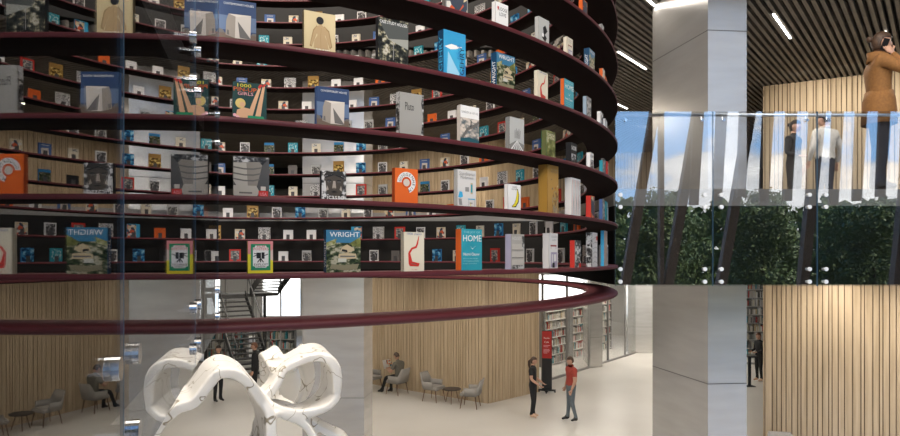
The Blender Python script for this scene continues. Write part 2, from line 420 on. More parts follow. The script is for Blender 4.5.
def d_araki(A):
    A.begin(); A.rect(0, 0, 1, 1, noise_mat('print warm sand', [(.3, (.45, .36, .19)), (.7, (.54, .44, .25))], (5, 5, 5), 2)); A.end('picture')
    sk, dk = K('print light bronze', (.37, .26, .135)), K('print bronze', (.27, .18, .08))
    A.begin(); A.poly([(.17, .16), (.24, .14), (.46, .62), (.40, .68), (.28, .56)], dk); A.poly([(.90, .20), (.82, .14), (.60, .62), (.64, .68), (.80, .58)], dk)
    A.poly([(.20, .20), (.25, .17), (.42, .56), (.40, .65), (.31, .54)], sk); A.poly([(.86, .22), (.82, .18), (.62, .56), (.64, .65), (.77, .55)], sk)
    A.poly([(.30, .12), (.78, .12), (.74, .30), (.66, .44), (.70, .62), (.60, .68), (.46, .68), (.36, .62), (.42, .44), (.32, .30)], sk); A.band([(.53, .14), (.52, .40), (.54, .62)], .012, dk)
    A.rect(.48, .64, .57, .74, sk); A.disc(.50, .80, .12, C_ink); A.end('figure')
    A.text('ARAKI', .34, .02, .80, .115, C_white)
def d_case(A):
    A.begin(); A.rect(0, 0, 1, 1, PH_interior); A.poly([(0, .95), (.35, .55), (1, .62), (1, .9)], K('print roof grey', (.07, .075, .07)))
    A.poly([(.3, .56), (1, .40), (1, .62)], K('print ceiling glow', (.27, .27, .235))); A.band([(.05, .5), (.05, .1)], .03, C_ink); A.band([(.5, .5), (.5, .12)], .02, C_grey); A.end('picture')
    A.text('CASE STUDY HOUSES', .05, .88, .96, .945, C_white)
def d_gehry(A):
    A.begin(); A.rect(0, 0, 1, 1, noise_mat('print clear blue', [(.3, (.02, .23, .45)), (.7, (.04, .33, .56))], (4, 4, 4), 2)); A.poly([(.1, .1), (.15, .62), (.5, .70), (1, .66), (1, .58), (.55, .56), (.95, .12)], C_cyan)
    A.poly([(.05, .64), (.35, .72), (.85, .70), (.55, .63), (.3, .60)], C_white); A.poly([(.15, .05), (.2, .55), (.75, .08)], K('print light blue', (.28, .52, .66))); A.poly([(.6, 0), (1, .0), (1, .35)], C_blue); A.end('picture')
    A.text('GEHRY', .72, .10, .93, .70, C_ink, up=True); A.text('frank', .60, .42, .74, .76, C_blue, 'author', up=True); A.text('GEHRY', .2, .12, .8, .86, C_cyan, 'spine_title', spine=True)
def d_chair(A):
    A.begin(); A.poly([(.30, .13), (.72, .12), (.78, .20), (.42, .25), (.30, .50), (.22, .47), (.24, .20)], C_red)
    A.band([(.27, .47), (.40, .58), (.60, .62), (.66, .70), (.74, .90)], [.10, .09, .09, .08, .03], C_red); A.band([(.36, .20), (.62, .165)], .02, C_shade); A.end('chair_picture')
    A.text('1000 chairs', .16, .925, .86, .985, C_slate); A.rect if 0 else None; A.text('TASCHEN', .38, .03, .64, .05, C_red, 'imprint')
C_slate = C_sky
def d_home(A):
    A.begin(); A.rect(0, 0, 1, 1, noise_mat('print teal cloth', [(.3, (.016, .24, .30)), (.7, (.022, .30, .36))], (9, 9, 9), 3)); A.poly([(.42, .585), (.50, .54), (.56, .53), (.62, .57), (.70, .60), (.60, .56), (.55, .505), (.50, .525)], C_white); A.end('bird')
    A.text('THE JOY OF', .12, .885, .90, .95, C_lightteal); A.text('HOME', .08, .70, .97, .855, C_white, 'title'); A.text('Naomi Cleaver', .10, .355, .88, .43, C_white, 'author')
    A.text('the art and design', .08, .265, .80, .30, C_lightteal, 'subtitle'); A.text('of living beautifully', .08, .205, .84, .24, C_lightteal, 'subtitle'); A.text('in your own place', .08, .145, .74, .18, C_lightteal, 'subtitle')
C_lightteal = K('print light teal', (.35, .58, .58))
def d_pinup(A):
    A.begin(); A.rect(0, 0, 1, 1, C_dkg); A.end('picture')
    A.begin(); A.band([(.50, .12), (.62, .45), (.80, .90)], [.15, .12, .07], C_skin); A.band([(.74, .12), (.82, .50), (.92, .94)], [.16, .12, .07], C_skin); A.poly([(.80, .86), (.88, .97), (.80, .99), (.74, .9)], C_red); A.poly([(.90, .9), (.99, .99), (.92, 1), (.87, .93)], C_red)
    A.poly([(.08, .06), (.46, .05), (.55, .30), (.30, .34), (.12, .26)], C_skin); A.disc(.22, .44, .15, K('print straw', (.60, .45, .14))); A.disc(.27, .41, .08, C_skin); A.poly([(.42, .04), (.94, .05), (.90, .13), (.44, .13)], C_green)
    A.disc(.05, .12, .05, C_pink); A.disc(.14, .06, .06, C_pink); A.end('figure')
    A.text('1000', .13, .87, .54, .955, C_yel); A.text('PIN-UP', .02, .755, .70, .86, C_orange); A.text('GIRLS', .14, .655, .60, .74, C_pink)
def d_pluto(A):
    A.begin(); A.poly([(.88, 0), (1, 0), (1, 1), (.95, .97), (.9, .8), (.98, .5)], PH_bw); A.end('picture'); A.text('Pluto', .24, .60, .60, .78, C_ink)
def d_shore(A):
    A.begin(); A.rect(0, 0, 1, .68, PH_ocean); A.rect(0, .68, 1, 1, C_white); A.band([(.05, .12), (.4, .40), (.75, .50), (1, .62)], [.10, .12, .12, .10], C_shade); A.band([(.55, .45), (.57, .62)], .05, C_ink)
    A.poly([(0, 0), (1, 0), (1, .12), (.5, .18), (0, .14)], K('print deep teal', (.02, .08, .10))); A.end('picture'); A.text('GARDEN & HOUSE', .05, .80, .94, .86, C_grey)
def d_stripes(A):
    A.begin(); A.rect(0, 0, 1, 1, C_grey2); A.poly([(0, .2), (.45, .34), (1, .25), (1, 1), (0, 1)], C_grey3)
    for k in range(8): A.band([(.5, .34), (-.12 + .18 * k if 0 <= -.12 + .18 * k <= 1 else (0.01 if k == 0 else .99), .01)], [.01, .05], C_white)
    for k in range(5): A.band([(.35 + .08 * k, .40), (.35 + .09 * k, .64 + .05 * (k % 2))], .03, C_shade)
    A.end('picture')
C_grey2, C_grey3 = K('print mid grey', (.20, .20, .185)), K('print pale grey', (.42, .42, .395))
def d_olive(A):
    A.begin(); A.rect(0, 0, 1, 1, PH_green); A.end('picture'); A.text('GARDENS', .12, .80, .90, .90, C_cream); A.text('OF STONE', .12, .70, .90, .78, C_cream, 'subtitle')
def d_blacktext(A):
    A.begin(); A.rect(.1, .15, .9, .5, PH_bw); A.end('picture'); A.text('NOIR', .12, .66, .9, .86, C_white)
def d_whitebw(A):
    A.begin(); A.rect(.08, .06, .92, .62, PH_bw); A.end('picture'); A.text('FORM', .12, .74, .9, .88, C_ink)
def d_greytower(A):
    A.begin(); A.rect(.1, .05, .95, .9, PH_grey); A.end('picture')
def d_rotunda(A):
    A.begin(); A.rect(0, 0, 1, 1, noise_mat('print charcoal sky', [(.3, (.028, .025, .022)), (.7, (.065, .06, .054))], (5, 5, 5), 2)); A.poly([(0, .72), (.6, .62), (.98, .95), (.98, 1), (0, 1)], PH_bw); A.end('picture')
    A.begin()
    W1, W2 = K('print warm grey', (.23, .205, .17)), K('print warm light grey', (.40, .365, .31))
    A.poly([(.08, .28), (.66, .28), (.80, .80), (.72, .88), (0, .84), (0, .40)], W1)
    A.poly([(.08, .28), (.40, .28), (.36, .84), (0, .84), (0, .40)], W2)
    for v, du in ((.72, .0), (.57, .03), (.43, .06)): A.poly([(0, v - .01), (.3, v - .045), (.55, v - .045), (.79 - du, v), (.79 - du, v + .035), (.55, v - .005), (.3, v - .01), (0, v + .03)], C_shade)
    A.poly([(0, .02), (.66, .02), (.72, .14), (.64, .28), (0, .28)], K('print warm light grey', (.44, .41, .36))); A.rect(.16, .08, .52, .12, C_shade); A.rect(.76, .17, .90, .27, C_stone); A.end('building')
    A.begin(); A.rect(.70, .0, .97, .16, C_red); A.end('label_box'); A.text('USA', .74, .04, .93, .12, C_pink, 'label_text')
def d_face(A):
    A.begin(); A.rect(0, 0, 1, 1, PH_bw); A.end('picture')
    A.begin(); A.poly([(.14, .72), (.20, .30), (.38, .06), (.66, .06), (.84, .30), (.90, .72), (.75, .88), (.28, .88)], K('print sepia', (.060, .05, .04))); A.poly([(.06, .80), (.50, .90), (.96, .80), (.86, .98), (.2, .98)], K('print cap grey', (.03, .028, .025)))
    A.poly([(.12, .74), (.5, .86), (.9, .74), (.9, .80), (.5, .90), (.1, .80)], C_ink)
    for s_ in (-1, 1):
        A.poly([(.5 + .10 * s_, .655), (.5 + .30 * s_, .66), (.5 + .27 * s_, .70), (.5 + .13 * s_, .695)][::s_], C_ink); A.disc(.5 + .2 * s_, .63, .065, C_shade, .03); A.disc(.5 + .2 * s_, .63, .025, C_ink); A.poly([(.5 + .28 * s_, .5), (.5 + .34 * s_, .3), (.5 + .22 * s_, .36)][::s_], K('print sepia light', (.32, .275, .23)))
    A.poly([(.42, .40), (.58, .40), (.55, .66), (.46, .66)], K('print sepia light', (.32, .275, .23))); A.disc(.5, .40, .09, K('print sepia mid', (.12, .10, .08)), .03); A.poly([(.36, .28), (.5, .26), (.66, .28), (.5, .315)], C_ink); A.end('portrait')
    A.text('Picasso', .06, .03, .90, .20, C_white)
def d_ring(A):
    A.begin(); A.rect(0, 0, 1, 1, C_orange); A.end('cover_colour')
    A.begin()
    def arc(r0, r1, a0, a1, m, n=30):
        A.n += .4; c = (.50, .60); k0 = None
        for k in range(n + 1):
            a = math.radians(a0 + (a1 - a0) * k / n); q = s_w / s_h
            p0 = A.bm.verts.new(A.co(c[0] + r0 * math.cos(a), c[1] + r0 * q * math.sin(a))); p1 = A.bm.verts.new(A.co(c[0] + r1 * math.cos(a), c[1] + r1 * q * math.sin(a)))
            if k0: A.bm.faces.new((k0[0], k0[1], p1, p0)).material_index = A.mi(m)
            k0 = (p0, p1)
    s_w, s_h = A.w, A.h
    arc(.215, .40, -70, 180, C_white); arc(.14, .20, 0, 360, K('print deep orange', (.50, .07, .012))); arc(.0, .14, 0, 360, C_stone); A.end('ring_emblem')
    # lettering bent round the ring
    txt = 'GUGGENHEIM'; bm = bmesh.new()
    for i, ch in enumerate(txt):
        a = math.radians(165 - 25.5 * i); me = text_mesh(ch); xs = [v.co.x for v in me.vertices]; ys = [v.co.y for v in me.vertices]
        sz = .115 * A.w / .7; cx_, cy_ = (min(xs) + max(xs)) / 2, .36
        bb = bmesh.new(); bb.from_mesh(me)
        for v in bb.verts:
            x, y = (v.co.x - cx_) * sz, (v.co.y - cy_) * sz; r = .31 * A.w
            gx = r * math.cos(a) + x * math.sin(a) + y * math.cos(a); gy = r * math.sin(a) - x * math.cos(a) + y * math.sin(a)
            v.co = (gx, -A.t / 2 - .004, gy + .60 * A.h)
        tmp = bpy.data.meshes.new('x'); bb.to_mesh(tmp); bb.free(); bm.from_mesh(tmp); bpy.data.meshes.remove(tmp)
    mesh_obj('title', bm, C_ink, A.root)
def d_scand(A):
    A.begin(); A.rect(.02, .02, .98, .98, C_pale); A.rect(.42, .42, .62, .54, C_grey); A.rect(.70, .36, .82, .66, C_tan); A.rect(.72, .40, .80, .62, C_teal); A.poly([(.04, .26), (.12, .42), (.26, .40), (.30, .28), (.16, .24)], C_cyan); A.poly([(.10, .05), (.26, .05), (.22, .22), (.06, .22)], C_grey)
    A.rect(.56, .21, .94, .235, C_cyan); A.band([(.60, .21), (.60, .04)], .02, C_grey); A.band([(.92, .21), (.92, .04)], .02, C_grey); A.band([(.70, .14), (.70, .03)], .03, C_yel); A.rect(.64, .10, .80, .13, C_grey); A.end('picture')
    A.text('Scandinavian', .10, .85, .92, .945, C_grey); A.text('Modernism', .16, .755, .84, .835, C_grey)
C_pale = K('print off white', (.58, .56, .53))
def d_yellow(A):
    A.begin(); A.band([(.30, .14), (.55, .20), (.72, .38), (.78, .62), (.74, .84)], [.05, .22, .26, .20, .05], C_ink); A.band([(.34, .15), (.55, .22), (.70, .39), (.755, .62), (.735, .80)], [.03, .15, .18, .14, .03], C_yel); A.end('curved_shape')
    A.text('SOUND', .36, .86, .70, .925, C_ink); A.text('AND VISION', .28, .785, .72, .84, C_ink)
def d_gold(A):
    A.begin(); A.poly([(.42, .02), (.98, .02), (.98, .40), (.80, .50), (.60, .46), (.44, .36)], noise_mat('print gilded figures', [(.38, (.13, .055, .015)), (.5, (.36, .22, .05)), (.6, (.18, .16, .13)), (.7, (.45, .33, .15))], (30, 30, 20), 4)); A.disc(.44, .52, .05, C_shade); A.disc(.70, .54, .05, K('print rust', (.25, .09, .03))); A.disc(.90, .58, .045, C_tan); A.band([(.30, .69), (.42, .72)], .03, C_shade); A.end('picture')
    A.text('GUSTAV KLIMT', .30, .90, .92, .925, C_tan); A.text('COMPLETE PAINTINGS', .26, .85, .96, .875, C_shade, 'subtitle')
def d_lines(A):
    A.begin()
    rnd = random.Random(3)
    for k in range(9):
        u = .12 + .095 * k; A.band([(u, .05), (u + rnd.uniform(-.05, .05), .35), (u + rnd.uniform(-.06, .06), .65), (u + rnd.uniform(-.04, .04), .95)], [.012, .03, .012, .03], C_shade if k % 3 else C_orange)
    A.end('picture')
def d_collage(A):
    A.begin(); A.rect(.06, .04, .96, .97, PH_mix); A.end('picture')
def d_spineblue(A):
    A.begin(); A.rect(.02, .0, 1, 1, PH_grey); A.end('picture')
def d_camera(A):
    A.begin(); A.rect(0, 0, 1, 1, C_yel); A.poly([(0, .60), (1, .45), (1, 1), (0, 1)], K('print rose', (.62, .22, .22))); A.poly([(.5, .5), (1, .4), (1, .75)], K('print blush', (.60, .45, .40))); A.rect(.12, .09, .90, .91, C_green); A.end('border')
    A.begin(); A.poly([(.20, .22), (.26, .22), (.30, .17), (.72, .17), (.76, .22), (.82, .22), (.82, .80), (.76, .80), (.72, .86), (.30, .86), (.26, .80), (.20, .80)], C_white); A.end('panel')
    A.begin(); A.rect(.34, .46, .52, .64, C_ink); A.rect(.54, .45, .66, .65, C_ink); A.band([(.22, .52), (.34, .56)], .03, C_ink); A.band([(.24, .62), (.34, .60)], .03, C_ink); A.band([(.66, .55), (.80, .60)], .03, C_ink); A.band([(.50, .46), (.38, .34)], .04, C_ink); A.band([(.50, .46), (.62, .34)], .04, C_ink); A.band([(.50, .46), (.50, .34)], .04, C_ink); A.end('camera_emblem')
    A.text('FILM', .36, .80, .66, .86, C_red); A.text('POSTERS', .22, .715, .82, .79, C_red); A.text('EXPLOIT', .24, .245, .80, .305, C_ink, 'subtitle'); A.text('CINEMA', .32, .185, .70, .23, C_ink, 'subtitle')
def d_shelves(A):
    A.begin(); A.rect(0, 0, 1, 1, noise_mat('print linen grey', [(.3, (.31, .29, .25)), (.7, (.38, .36, .32))], (6, 6, 6), 2))
    for v in (.12, .34, .56): A.rect(.04, v, .92, v + .16, K('print taupe', (.42, .39, .34))); A.rect(.04, v - .02, .92, v, C_shade)
    A.rect(.04, .02, .98, .12, PH_grey); A.rect(.8, .6, .98, .95, PH_grey); A.end('picture'); A.text('HOUSES', .06, .83, .74, .93, C_pale)
def d_bench(A):
    A.begin(); A.rect(.16, .62, .84, .665, K('print maroon', (.22, .03, .03))); A.band([(.22, .62), (.22, .55)], .03, C_shade); A.band([(.78, .62), (.78, .55)], .03, C_shade); A.rect(.2, .04, .9, .46, K('print mauve', (.30, .26, .34))); A.rect(.3, .12, .42, .40, C_pale); A.rect(.52, .2, .8, .40, C_pale); A.rect(.36, .02, .62, .16, C_ink); A.end('picture')
    A.text('DESIGN', .26, .87, .84, .925, C_grey); A.text('CLASSICS', .30, .785, .80, .83, C_grey, 'subtitle')
def d_redbw(A):
    A.begin(); A.rect(.06, .0, 1, 1, PH_bw); A.rect(.62, .0, 1, .16, C_red); A.end('picture')
def d_sketch(A):
    A.begin()
    for k in range(6): A.band([(.1, .1 + .14 * k), (.5, .16 + .14 * k), (.95, .10 + .15 * k)], .02, C_shade)
    A.rect(.70, .78, .96, .9, C_red); A.end('picture')
def d_love(A):
    A.begin(); A.poly([(.14, .80), (.20, .66), (.28, .80), (.24, .86), (.20, .82), (.17, .86)], C_red); A.end('heart'); A.text('LOOSE', .26, .70, .92, .83, C_ink); A.text('LOVE', .30, .50, .84, .64, C_ink)
def d_greyblack(A):
    A.begin(); A.poly([(.30, .30), (.62, .18), (.78, .34), (.60, .44), (.84, .60), (.62, .78), (.40, .66), (.46, .48)], C_ink); A.disc(.40, .40, .10, C_white); A.end('picture')

PAGESM = [M_page]
def front_book(n, px, hp, asp, t, design, cover, spine, label, back=None):
    Y, th = ray_ring(px, DR - .08); h = hp * Y / FPX; w = h * asp
    root = empty('book'); tag(root, label, 'book', 'books on the ring shelves')
    bm, pb = book_parts(w, h, t, cover, spine)
    cv = mesh_obj('cover', bm, [cover, spine], root); mesh_obj('pages', pb, M_page, root)
    A = Art(cv, w, h, t); design(A)
    place_on_ring(root, n, th, t, DR - .065 - t / 2)
FB = [
 (4, 237.5, 42, .84, .03, d_house, C_sky, C_sky, 'blue book with a white faceted house, near side, top left beside the glass edge'),
 (4, 319, 41, .78, .03, d_araki, C_tan, K('print olive brown', (.13, .10, .05)), 'sand coloured book with a bronze figure seen from behind'),
 (4, 392, 46, .74, .03, d_case, C_ink, C_ink, 'dark book lettered CASE STUDY HOUSES over a dim interior photo'),
 (4, 453, 46, .62, .05, d_gehry, C_blue, K('print navy', (.01, .05, .11)), 'bright blue book with GEHRY lettered up its right edge'),
 (4, 504, 36, .78, .045, d_wright, C_blue, K('print navy', (.01, .05, .11)), 'WRIGHT book with a lettered spine, on the fourth ring shelf up'),
 (4, 541, 30, .62, .03, d_chair, C_cream, C_cream, 'cream book with a red chair on the fourth ring shelf, high right'),
 (4, 567, 31, .72, .03, d_home, C_teal, C_orange, 'teal HOME book with orange spine on the fourth ring shelf, high right'),
 (4, 587, 24, .62, .03, d_greytower, C_grey, K('print pale blue', (.28, .36, .42)), 'small grey photo book right of the upper teal HOME book'),
 (4, 600, 18, .7, .03, d_redbw, C_white, C_white, 'pale book with a red corner near the right rim, fourth ring shelf'),
 (5, 455, 42, .7, .03, d_collage, C_grey, C_shade, 'collage cover book cut off by the photo top, above the blue GEHRY book'),
 (5, 500, 26, .74, .03, d_love, C_white, C_white, 'white book with a small red heart, fifth ring shelf'),
 (5, 542, 28, .70, .03, d_greyblack, C_grey3, C_grey3, 'pale grey book with a black and white blot, fifth ring shelf'),
 (5, 568, 22, .62, .03, d_bench, C_cream, C_cream, 'cream book with small coloured picture, fifth ring shelf near the right rim'),
 (5, 590, 25, .78, .04, d_wright, C_blue, K('print navy', (.01, .05, .11)), 'highest WRIGHT book, on the fifth ring shelf near the right rim'),
 (5, 602, 18, .62, .03, d_chair, C_cream, C_orange, 'slim cream book with orange spine at the right rim, fifth ring shelf'),
 (6, 583, 20, .70, .03, d_collage, C_orange, C_orange, 'orange book at the top right rim, sixth ring shelf'),
 (6, 601, 16, .66, .03, d_redbw, C_grey, C_grey, 'grey book at the top right rim, sixth ring shelf'),
 (3, 249.5, 37.5, .86, .03, d_pinup, C_dkg, C_dkg, 'dark green 1000 PIN-UP GIRLS book with raised legs'),
 (3, 332, 40, .84, .03, d_house, C_sky, C_sky, 'blue book with a white faceted house, near side, third ring shelf'),
 (3, 410, 43, .66, .035, d_pluto, K('print putty', (.29, .28, .255)), PH_bw, 'plain pale grey book lettered Pluto'),
 (3, 468, 38, .66, .03, d_shore, C_white, C_stone, 'white topped book with a misty shore picture, third ring shelf'),
 (3, 515, 34, .68, .035, d_stripes, C_grey3, C_grey2, 'grey book with white stripes fanning out at its foot'),
 (3, 549, 28, .62, .04, d_olive, C_green, K('print moss', (.10, .11, .04)), 'olive green book with pale lettering, third ring shelf'),
 (3, 572, 22, .70, .04, d_blacktext, C_ink, C_ink, 'black book with white lettering, third ring shelf right of the olive one'),
 (3, 590, 18, .66, .03, d_whitebw, C_white, C_white, 'white book with a black photo, third ring shelf near the right rim'),
 (3, 602, 16, .66, .03, d_greytower, C_grey, C_teal, 'thin grey and teal book at the right rim, third ring shelf'),
 (2, 251, 40, .86, .03, d_rotunda, C_shade, K('print dark grey', (.05, .048, .045)), 'black and white book with a banded round building and red label'),
 (2, 333, 29, .88, .03, d_face, C_shade, C_ink, 'black and white book with a close-up face under a cap'),
 (2, 405, 35, .76, .03, d_ring, C_orange, K('print burnt orange', (.38, .06, .012)), 'orange book with a white ring lettered GUGGENHEIM'),
 (2, 465, 37, .68, .03, d_scand, C_pale, C_grey3, 'off white book lettered Scandinavian Modernism with small furniture pictures'),
 (2, 512.5, 26, .78, .03, d_yellow, C_white, C_white, 'white book with a curved yellow shape'),
 (2, 551, 48.5, .46, .07, d_gold, C_gold, K('print old gold', (.30, .165, .03)), 'tall thick golden book, biggest on the second ring shelf'),
 (2, 574, 38, .62, .05, d_lines, C_white, C_pale, 'thick white book with scribbled dark lines, right of the golden book'),
 (2, 591, 23, .60, .04, d_collage, C_orange, C_red, 'orange and black collage book, second ring shelf near the right rim'),
 (2, 602, 22, .60, .03, d_spineblue, C_grey, C_sky, 'slim slate blue book at the right rim, second ring shelf'),
 (1, 260, 32, .76, .03, d_camera, C_yel, C_yel, 'green and yellow film book with a camera emblem'),
 (1, 342.5, 42, .86, .035, d_wright, C_blue, K('print navy', (.01, .05, .11)), 'large WRIGHT book on the lowest book ring, facing the viewer'),
 (1, 412.5, 39, .62, .03, d_chair, C_cream, K('print dull cream', (.42, .38, .29)), 'cream 1000 chairs book with a red chair, lowest book ring'),
 (1, 470, 41, .68, .05, d_home, C_teal, C_orange, 'teal THE JOY OF HOME book with orange spine, lowest book ring'),
 (1, 516, 35, .60, .05, d_shelves, C_grey3, C_lav, 'linen grey book with shelf pictures, right of the lower teal book'),
 (1, 551.5, 35, .50, .05, d_bench, C_pale, C_pale, 'off white design book with a maroon bench, lowest book ring'),
 (1, 576, 27, .60, .04, d_redbw, C_grey, C_red, 'black and white book with a bright red spine, lowest book ring'),
 (1, 593, 34, .56, .05, d_sketch, C_pale, PH_bw, 'thick pale book with dark strokes on its spine, lowest book ring'),
 (1, 604, 35, .6, .03, d_lines, C_stone, C_cyan, 'slim book with cyan spine at the right end of the lowest book ring'),
]
for a in FB: front_book(*a)

# far side: small books seen from behind, each in front of its own bracket
FD = {  # kind: (words, width, height, cover, picture material or None, picture box)
 'white': ('plain white book', .165, .165, C_white, None, None), 'orange': ('orange book', .17, .165, C_orange, None, None),
 'teal': ('teal book with pale lettering', .17, .195, C_teal, PH_tealt, (.1, .2, .9, .95)), 'house': ('blue book with a pale house picture', .18, .185, C_sky, None, 'house'),
 'gold': ('gold picture book', .19, .235, C_gold, PH_gold, (.06, .0, .94, .72)), 'marks': ('black and white patterned book', .20, .21, C_pale, PH_text, (0, 0, 1, 1)),
 'cream': ('cream book', .15, .175, C_cream, PH_text, (.15, .72, .6, .92)), 'redframe': ('red framed book with a pale picture', .19, .20, C_red, PH_ocean, (.14, .12, .86, .86)),
 'cyan': ('cyan and sand coloured book', .19, .215, C_cyan, PH_mix, (.3, .0, 1, .95)), 'dark': ('dark charcoal book', .15, .175, C_shade, None, None),
 'grey': ('grey photo book', .165, .18, C_grey3, PH_grey, (.08, .0, .92, .8)), 'blue': ('blue swirl book', .17, .195, C_blue, PH_bluet, (0, 0, 1, 1)),
 'collage': ('bright collage book', .165, .175, C_cream, PH_mix, (.06, .06, .94, .94)), 'land': ('green landscape book', .17, .19, C_blue, PH_land, (0, 0, 1, .78)),
 'bw': ('black and white photo book', .16, .185, C_white, PH_bw, (.08, .06, .92, .9)), 'black': ('black book', .17, .15, C_ink, None, None)}
FM = {}
def far_mesh(k):
    if k in FM: return FM[k]
    _, w, h, cv, pm, bx_ = FD[k]; t = .025
    bm = bmesh.new()
    box(bm, -w / 2, w / 2, -t / 2, -t / 2 + .003, 0, h, 0); box(bm, -w / 2, w / 2, t / 2 - .003, t / 2, 0, h, 0); box(bm, -w / 2, -w / 2 + .003, -t / 2, t / 2, 0, h, 0)
    box(bm, -w / 2 + .003, w / 2 - .004, -t / 2 + .003, t / 2 - .003, .004, h - .004, 1)
    ms = [cv, M_page]
    def quad(pts, m, lift):
        if m not in ms: ms.append(m)
        for s in (-1, 1):
            y = s * (t / 2 + lift)
            P = [((u - .5) * w * s * -1, y, v * h) for u, v in pts]
            f = bm.faces.new([bm.verts.new(p) for p in P]); f.material_index = ms.index(m)
            f.normal_update()
            if f.normal.y * s < 0: f.normal_flip()
    if bx_ == 'house':
        quad([(0, 0), (1, 0), (1, .16), (0, .16)], C_shade, .0005); quad([(.2, .08), (.8, .06), (.84, .62), (.26, .66)], C_stone, .001); quad([(.5, .08), (.78, .08), (.48, .5)], C_shade, .0015)
        quad([(.2, .84), (.8, .84), (.8, .88), (.2, .88)], C_pale, .001)
    elif pm is not None:
        u0, v0, u1, v1 = bx_; quad([(u0, v0), (u1, v0), (u1, v1), (u0, v1)], pm, .0006)
    me = bpy.data.meshes.new('book'); bm.to_mesh(me); bm.free()
    for m in ms: me.materials.append(m)
    FM[k] = me; return me
DTH = .406 / (DR - .1)
ROWS = {1: (235, 'redframe gold white grey black blue bw dark teal blue cream collage redframe white bw'), 2: (240, 'collage marks white white orange cyan marks redframe bw collage teal cream blue cream bw white'),
        3: (228, 'white gold bw blue grey cream bw collage house white orange marks bw redframe'), 4: (245, 'bw teal cream marks bw redframe grey black land bw orange white marks'),
        5: (269, 'land dark grey gold blue bw cream house collage bw orange dark collage'), 6: (245, 'bw land teal cream land blue grey bw cream house bw teal redframe'),
        7: (229, 'white teal house marks cyan grey grey house marks orange white collage bw redframe'), 8: (235, 'grey house collage white gold white house marks gold redframe white'),
        9: (242, 'house collage marks gold white white orange black white orange bw'), 10: (262, 'teal cream bw house bw grey cyan teal blue bw'),
        11: (264, 'teal cream grey bw cream house bw white blue'), 12: (270, 'house collage gold white bw grey cream teal bw')}
KEYS = list(FD); rnd = random.Random(11)
for n, (px0, seq) in ROWS.items():
    seq = seq.split(); _, th0 = ray_ring(px0, DR - .1, True)
    while th0 - DTH > -.40: th0 -= DTH
    th = th0; i = 0; first = None
    pre = max(0, round((ray_ring(px0, DR - .1, True)[1] - th0) / DTH))
    while th < 1.95:
        j = i - pre; k = seq[j] if 0 <= j < len(seq) else rnd.choice(KEYS)
        o = from_mesh('book', far_mesh(k), []); o.data.materials
        tag(o, '%s on the far %s ring shelf, %s from left' % (FD[k][0], ORD[n], ORD[i + 1]), 'book', 'books on the ring shelves')
        place_on_ring(o, n, th, .025, DR - .10)
        th += DTH; i += 1
# ------------------------------------------------------------------ frameless glass guards on the slab edges
def standoff(bm, x, z, y0, y1, r): disc_y(bm, (x, z), r, y0, y1, 20)
def pane(root_label, M, x0, x1, z0, z1, gm, so, r, group, t=.014, name='glass_pane'):
    """one pane standing in the local plane y = 0, front towards -y; M places it"""
    root = empty('glass_panel'); tag(root, root_label, 'glass panel', group); root.matrix_world = M
    bm = bmesh.new(); box(bm, x0 + .004, x1 - .004, 0, t, z0, z1); mesh_obj(name, bm, gm, root)
    eb = bmesh.new(); box(eb, x0 + .0025, x0 + .004, 0, t, z0, z1); box(eb, x1 - .004, x1 - .0025, 0, t, z0, z1); mesh_obj('polished_edge', eb, M_edge, root)
    for (x, z) in so:
        sb = bmesh.new(); disc_y(sb, (x, z), r, -.0095 if r < .02 else -.014, 0); disc_y(sb, (x, z), r * .6, t, .055); o = mesh_obj('standoff', sb, M_steel if r < .02 else M_satin, root, smooth=False)
    return root
GZ0, GZ1 = EYE - .31, EYE + 1.49
YG = 6.80
J = [SX - .01, PX(713, YG), PX(817.5, YG), PX(921, YG), PX(1025, YG), PX(1129, YG)]
names = ['leftmost pane, ending beside the drum', 'second pane from the drum, across the pier', 'third pane from the drum, below the man in brown', 'pane cut by the right photo edge', 'pane past the right photo edge']
for k in range(5):
    x0, x1 = J[k], J[k + 1]; ins = .085; e0 = .055 if k == 0 else ins
    so = [(x, EYE + z) for x in (x0 + e0, x1 - ins) for z in (.63, .505, -.135, -.265)]
    pane('guard glass reflecting trees, %s' % names[k], Matrix.Translation((0, YG, 0)), x0, x1, GZ0, GZ1, M_glassR, so, .021, 'glass guard along the facing gallery')
    for x in (x0 + .11, x1 - .11):
        bm = bmesh.new(); disc_y(bm, (x, GZ1 - .09), .016, -.012, 0); tube(bm, [(x, .016, GZ1 - .09), (x, .03, GZ1 - .09), (x, .03, GZ1 - .05)], .008, 8); mesh_obj('rail_bracket', bm, M_steel, bpy.data.objects['glass_panel' if k == 0 else 'glass_panel.%03d' % k])
rl = empty('handrail', (SX - .02, YG + .034, GZ1 - .03)); tag(rl, 'slim steel handrail along the facing glass guard', 'handrail')
bm = bmesh.new(); tube(bm, [(0, 0, 0), (7.2, 0, 0)], .017, 12); mesh_obj('rail_bar', bm, M_rail, rl, smooth=True)
for k in ():
    for x in (J[k] + .11, J[k + 1] - .11):
        bm = bmesh.new(); tube(bm, [(x - SX + .02, 0, -.01), (x - SX + .02, 0, -.07), (x - SX + .02, -.02, -.07)], .009, 8); disc_y(bm, (x - SX + .02, -.07), .016, -.03, -.018); mesh_obj('rail_bracket', bm, M_steel, rl)

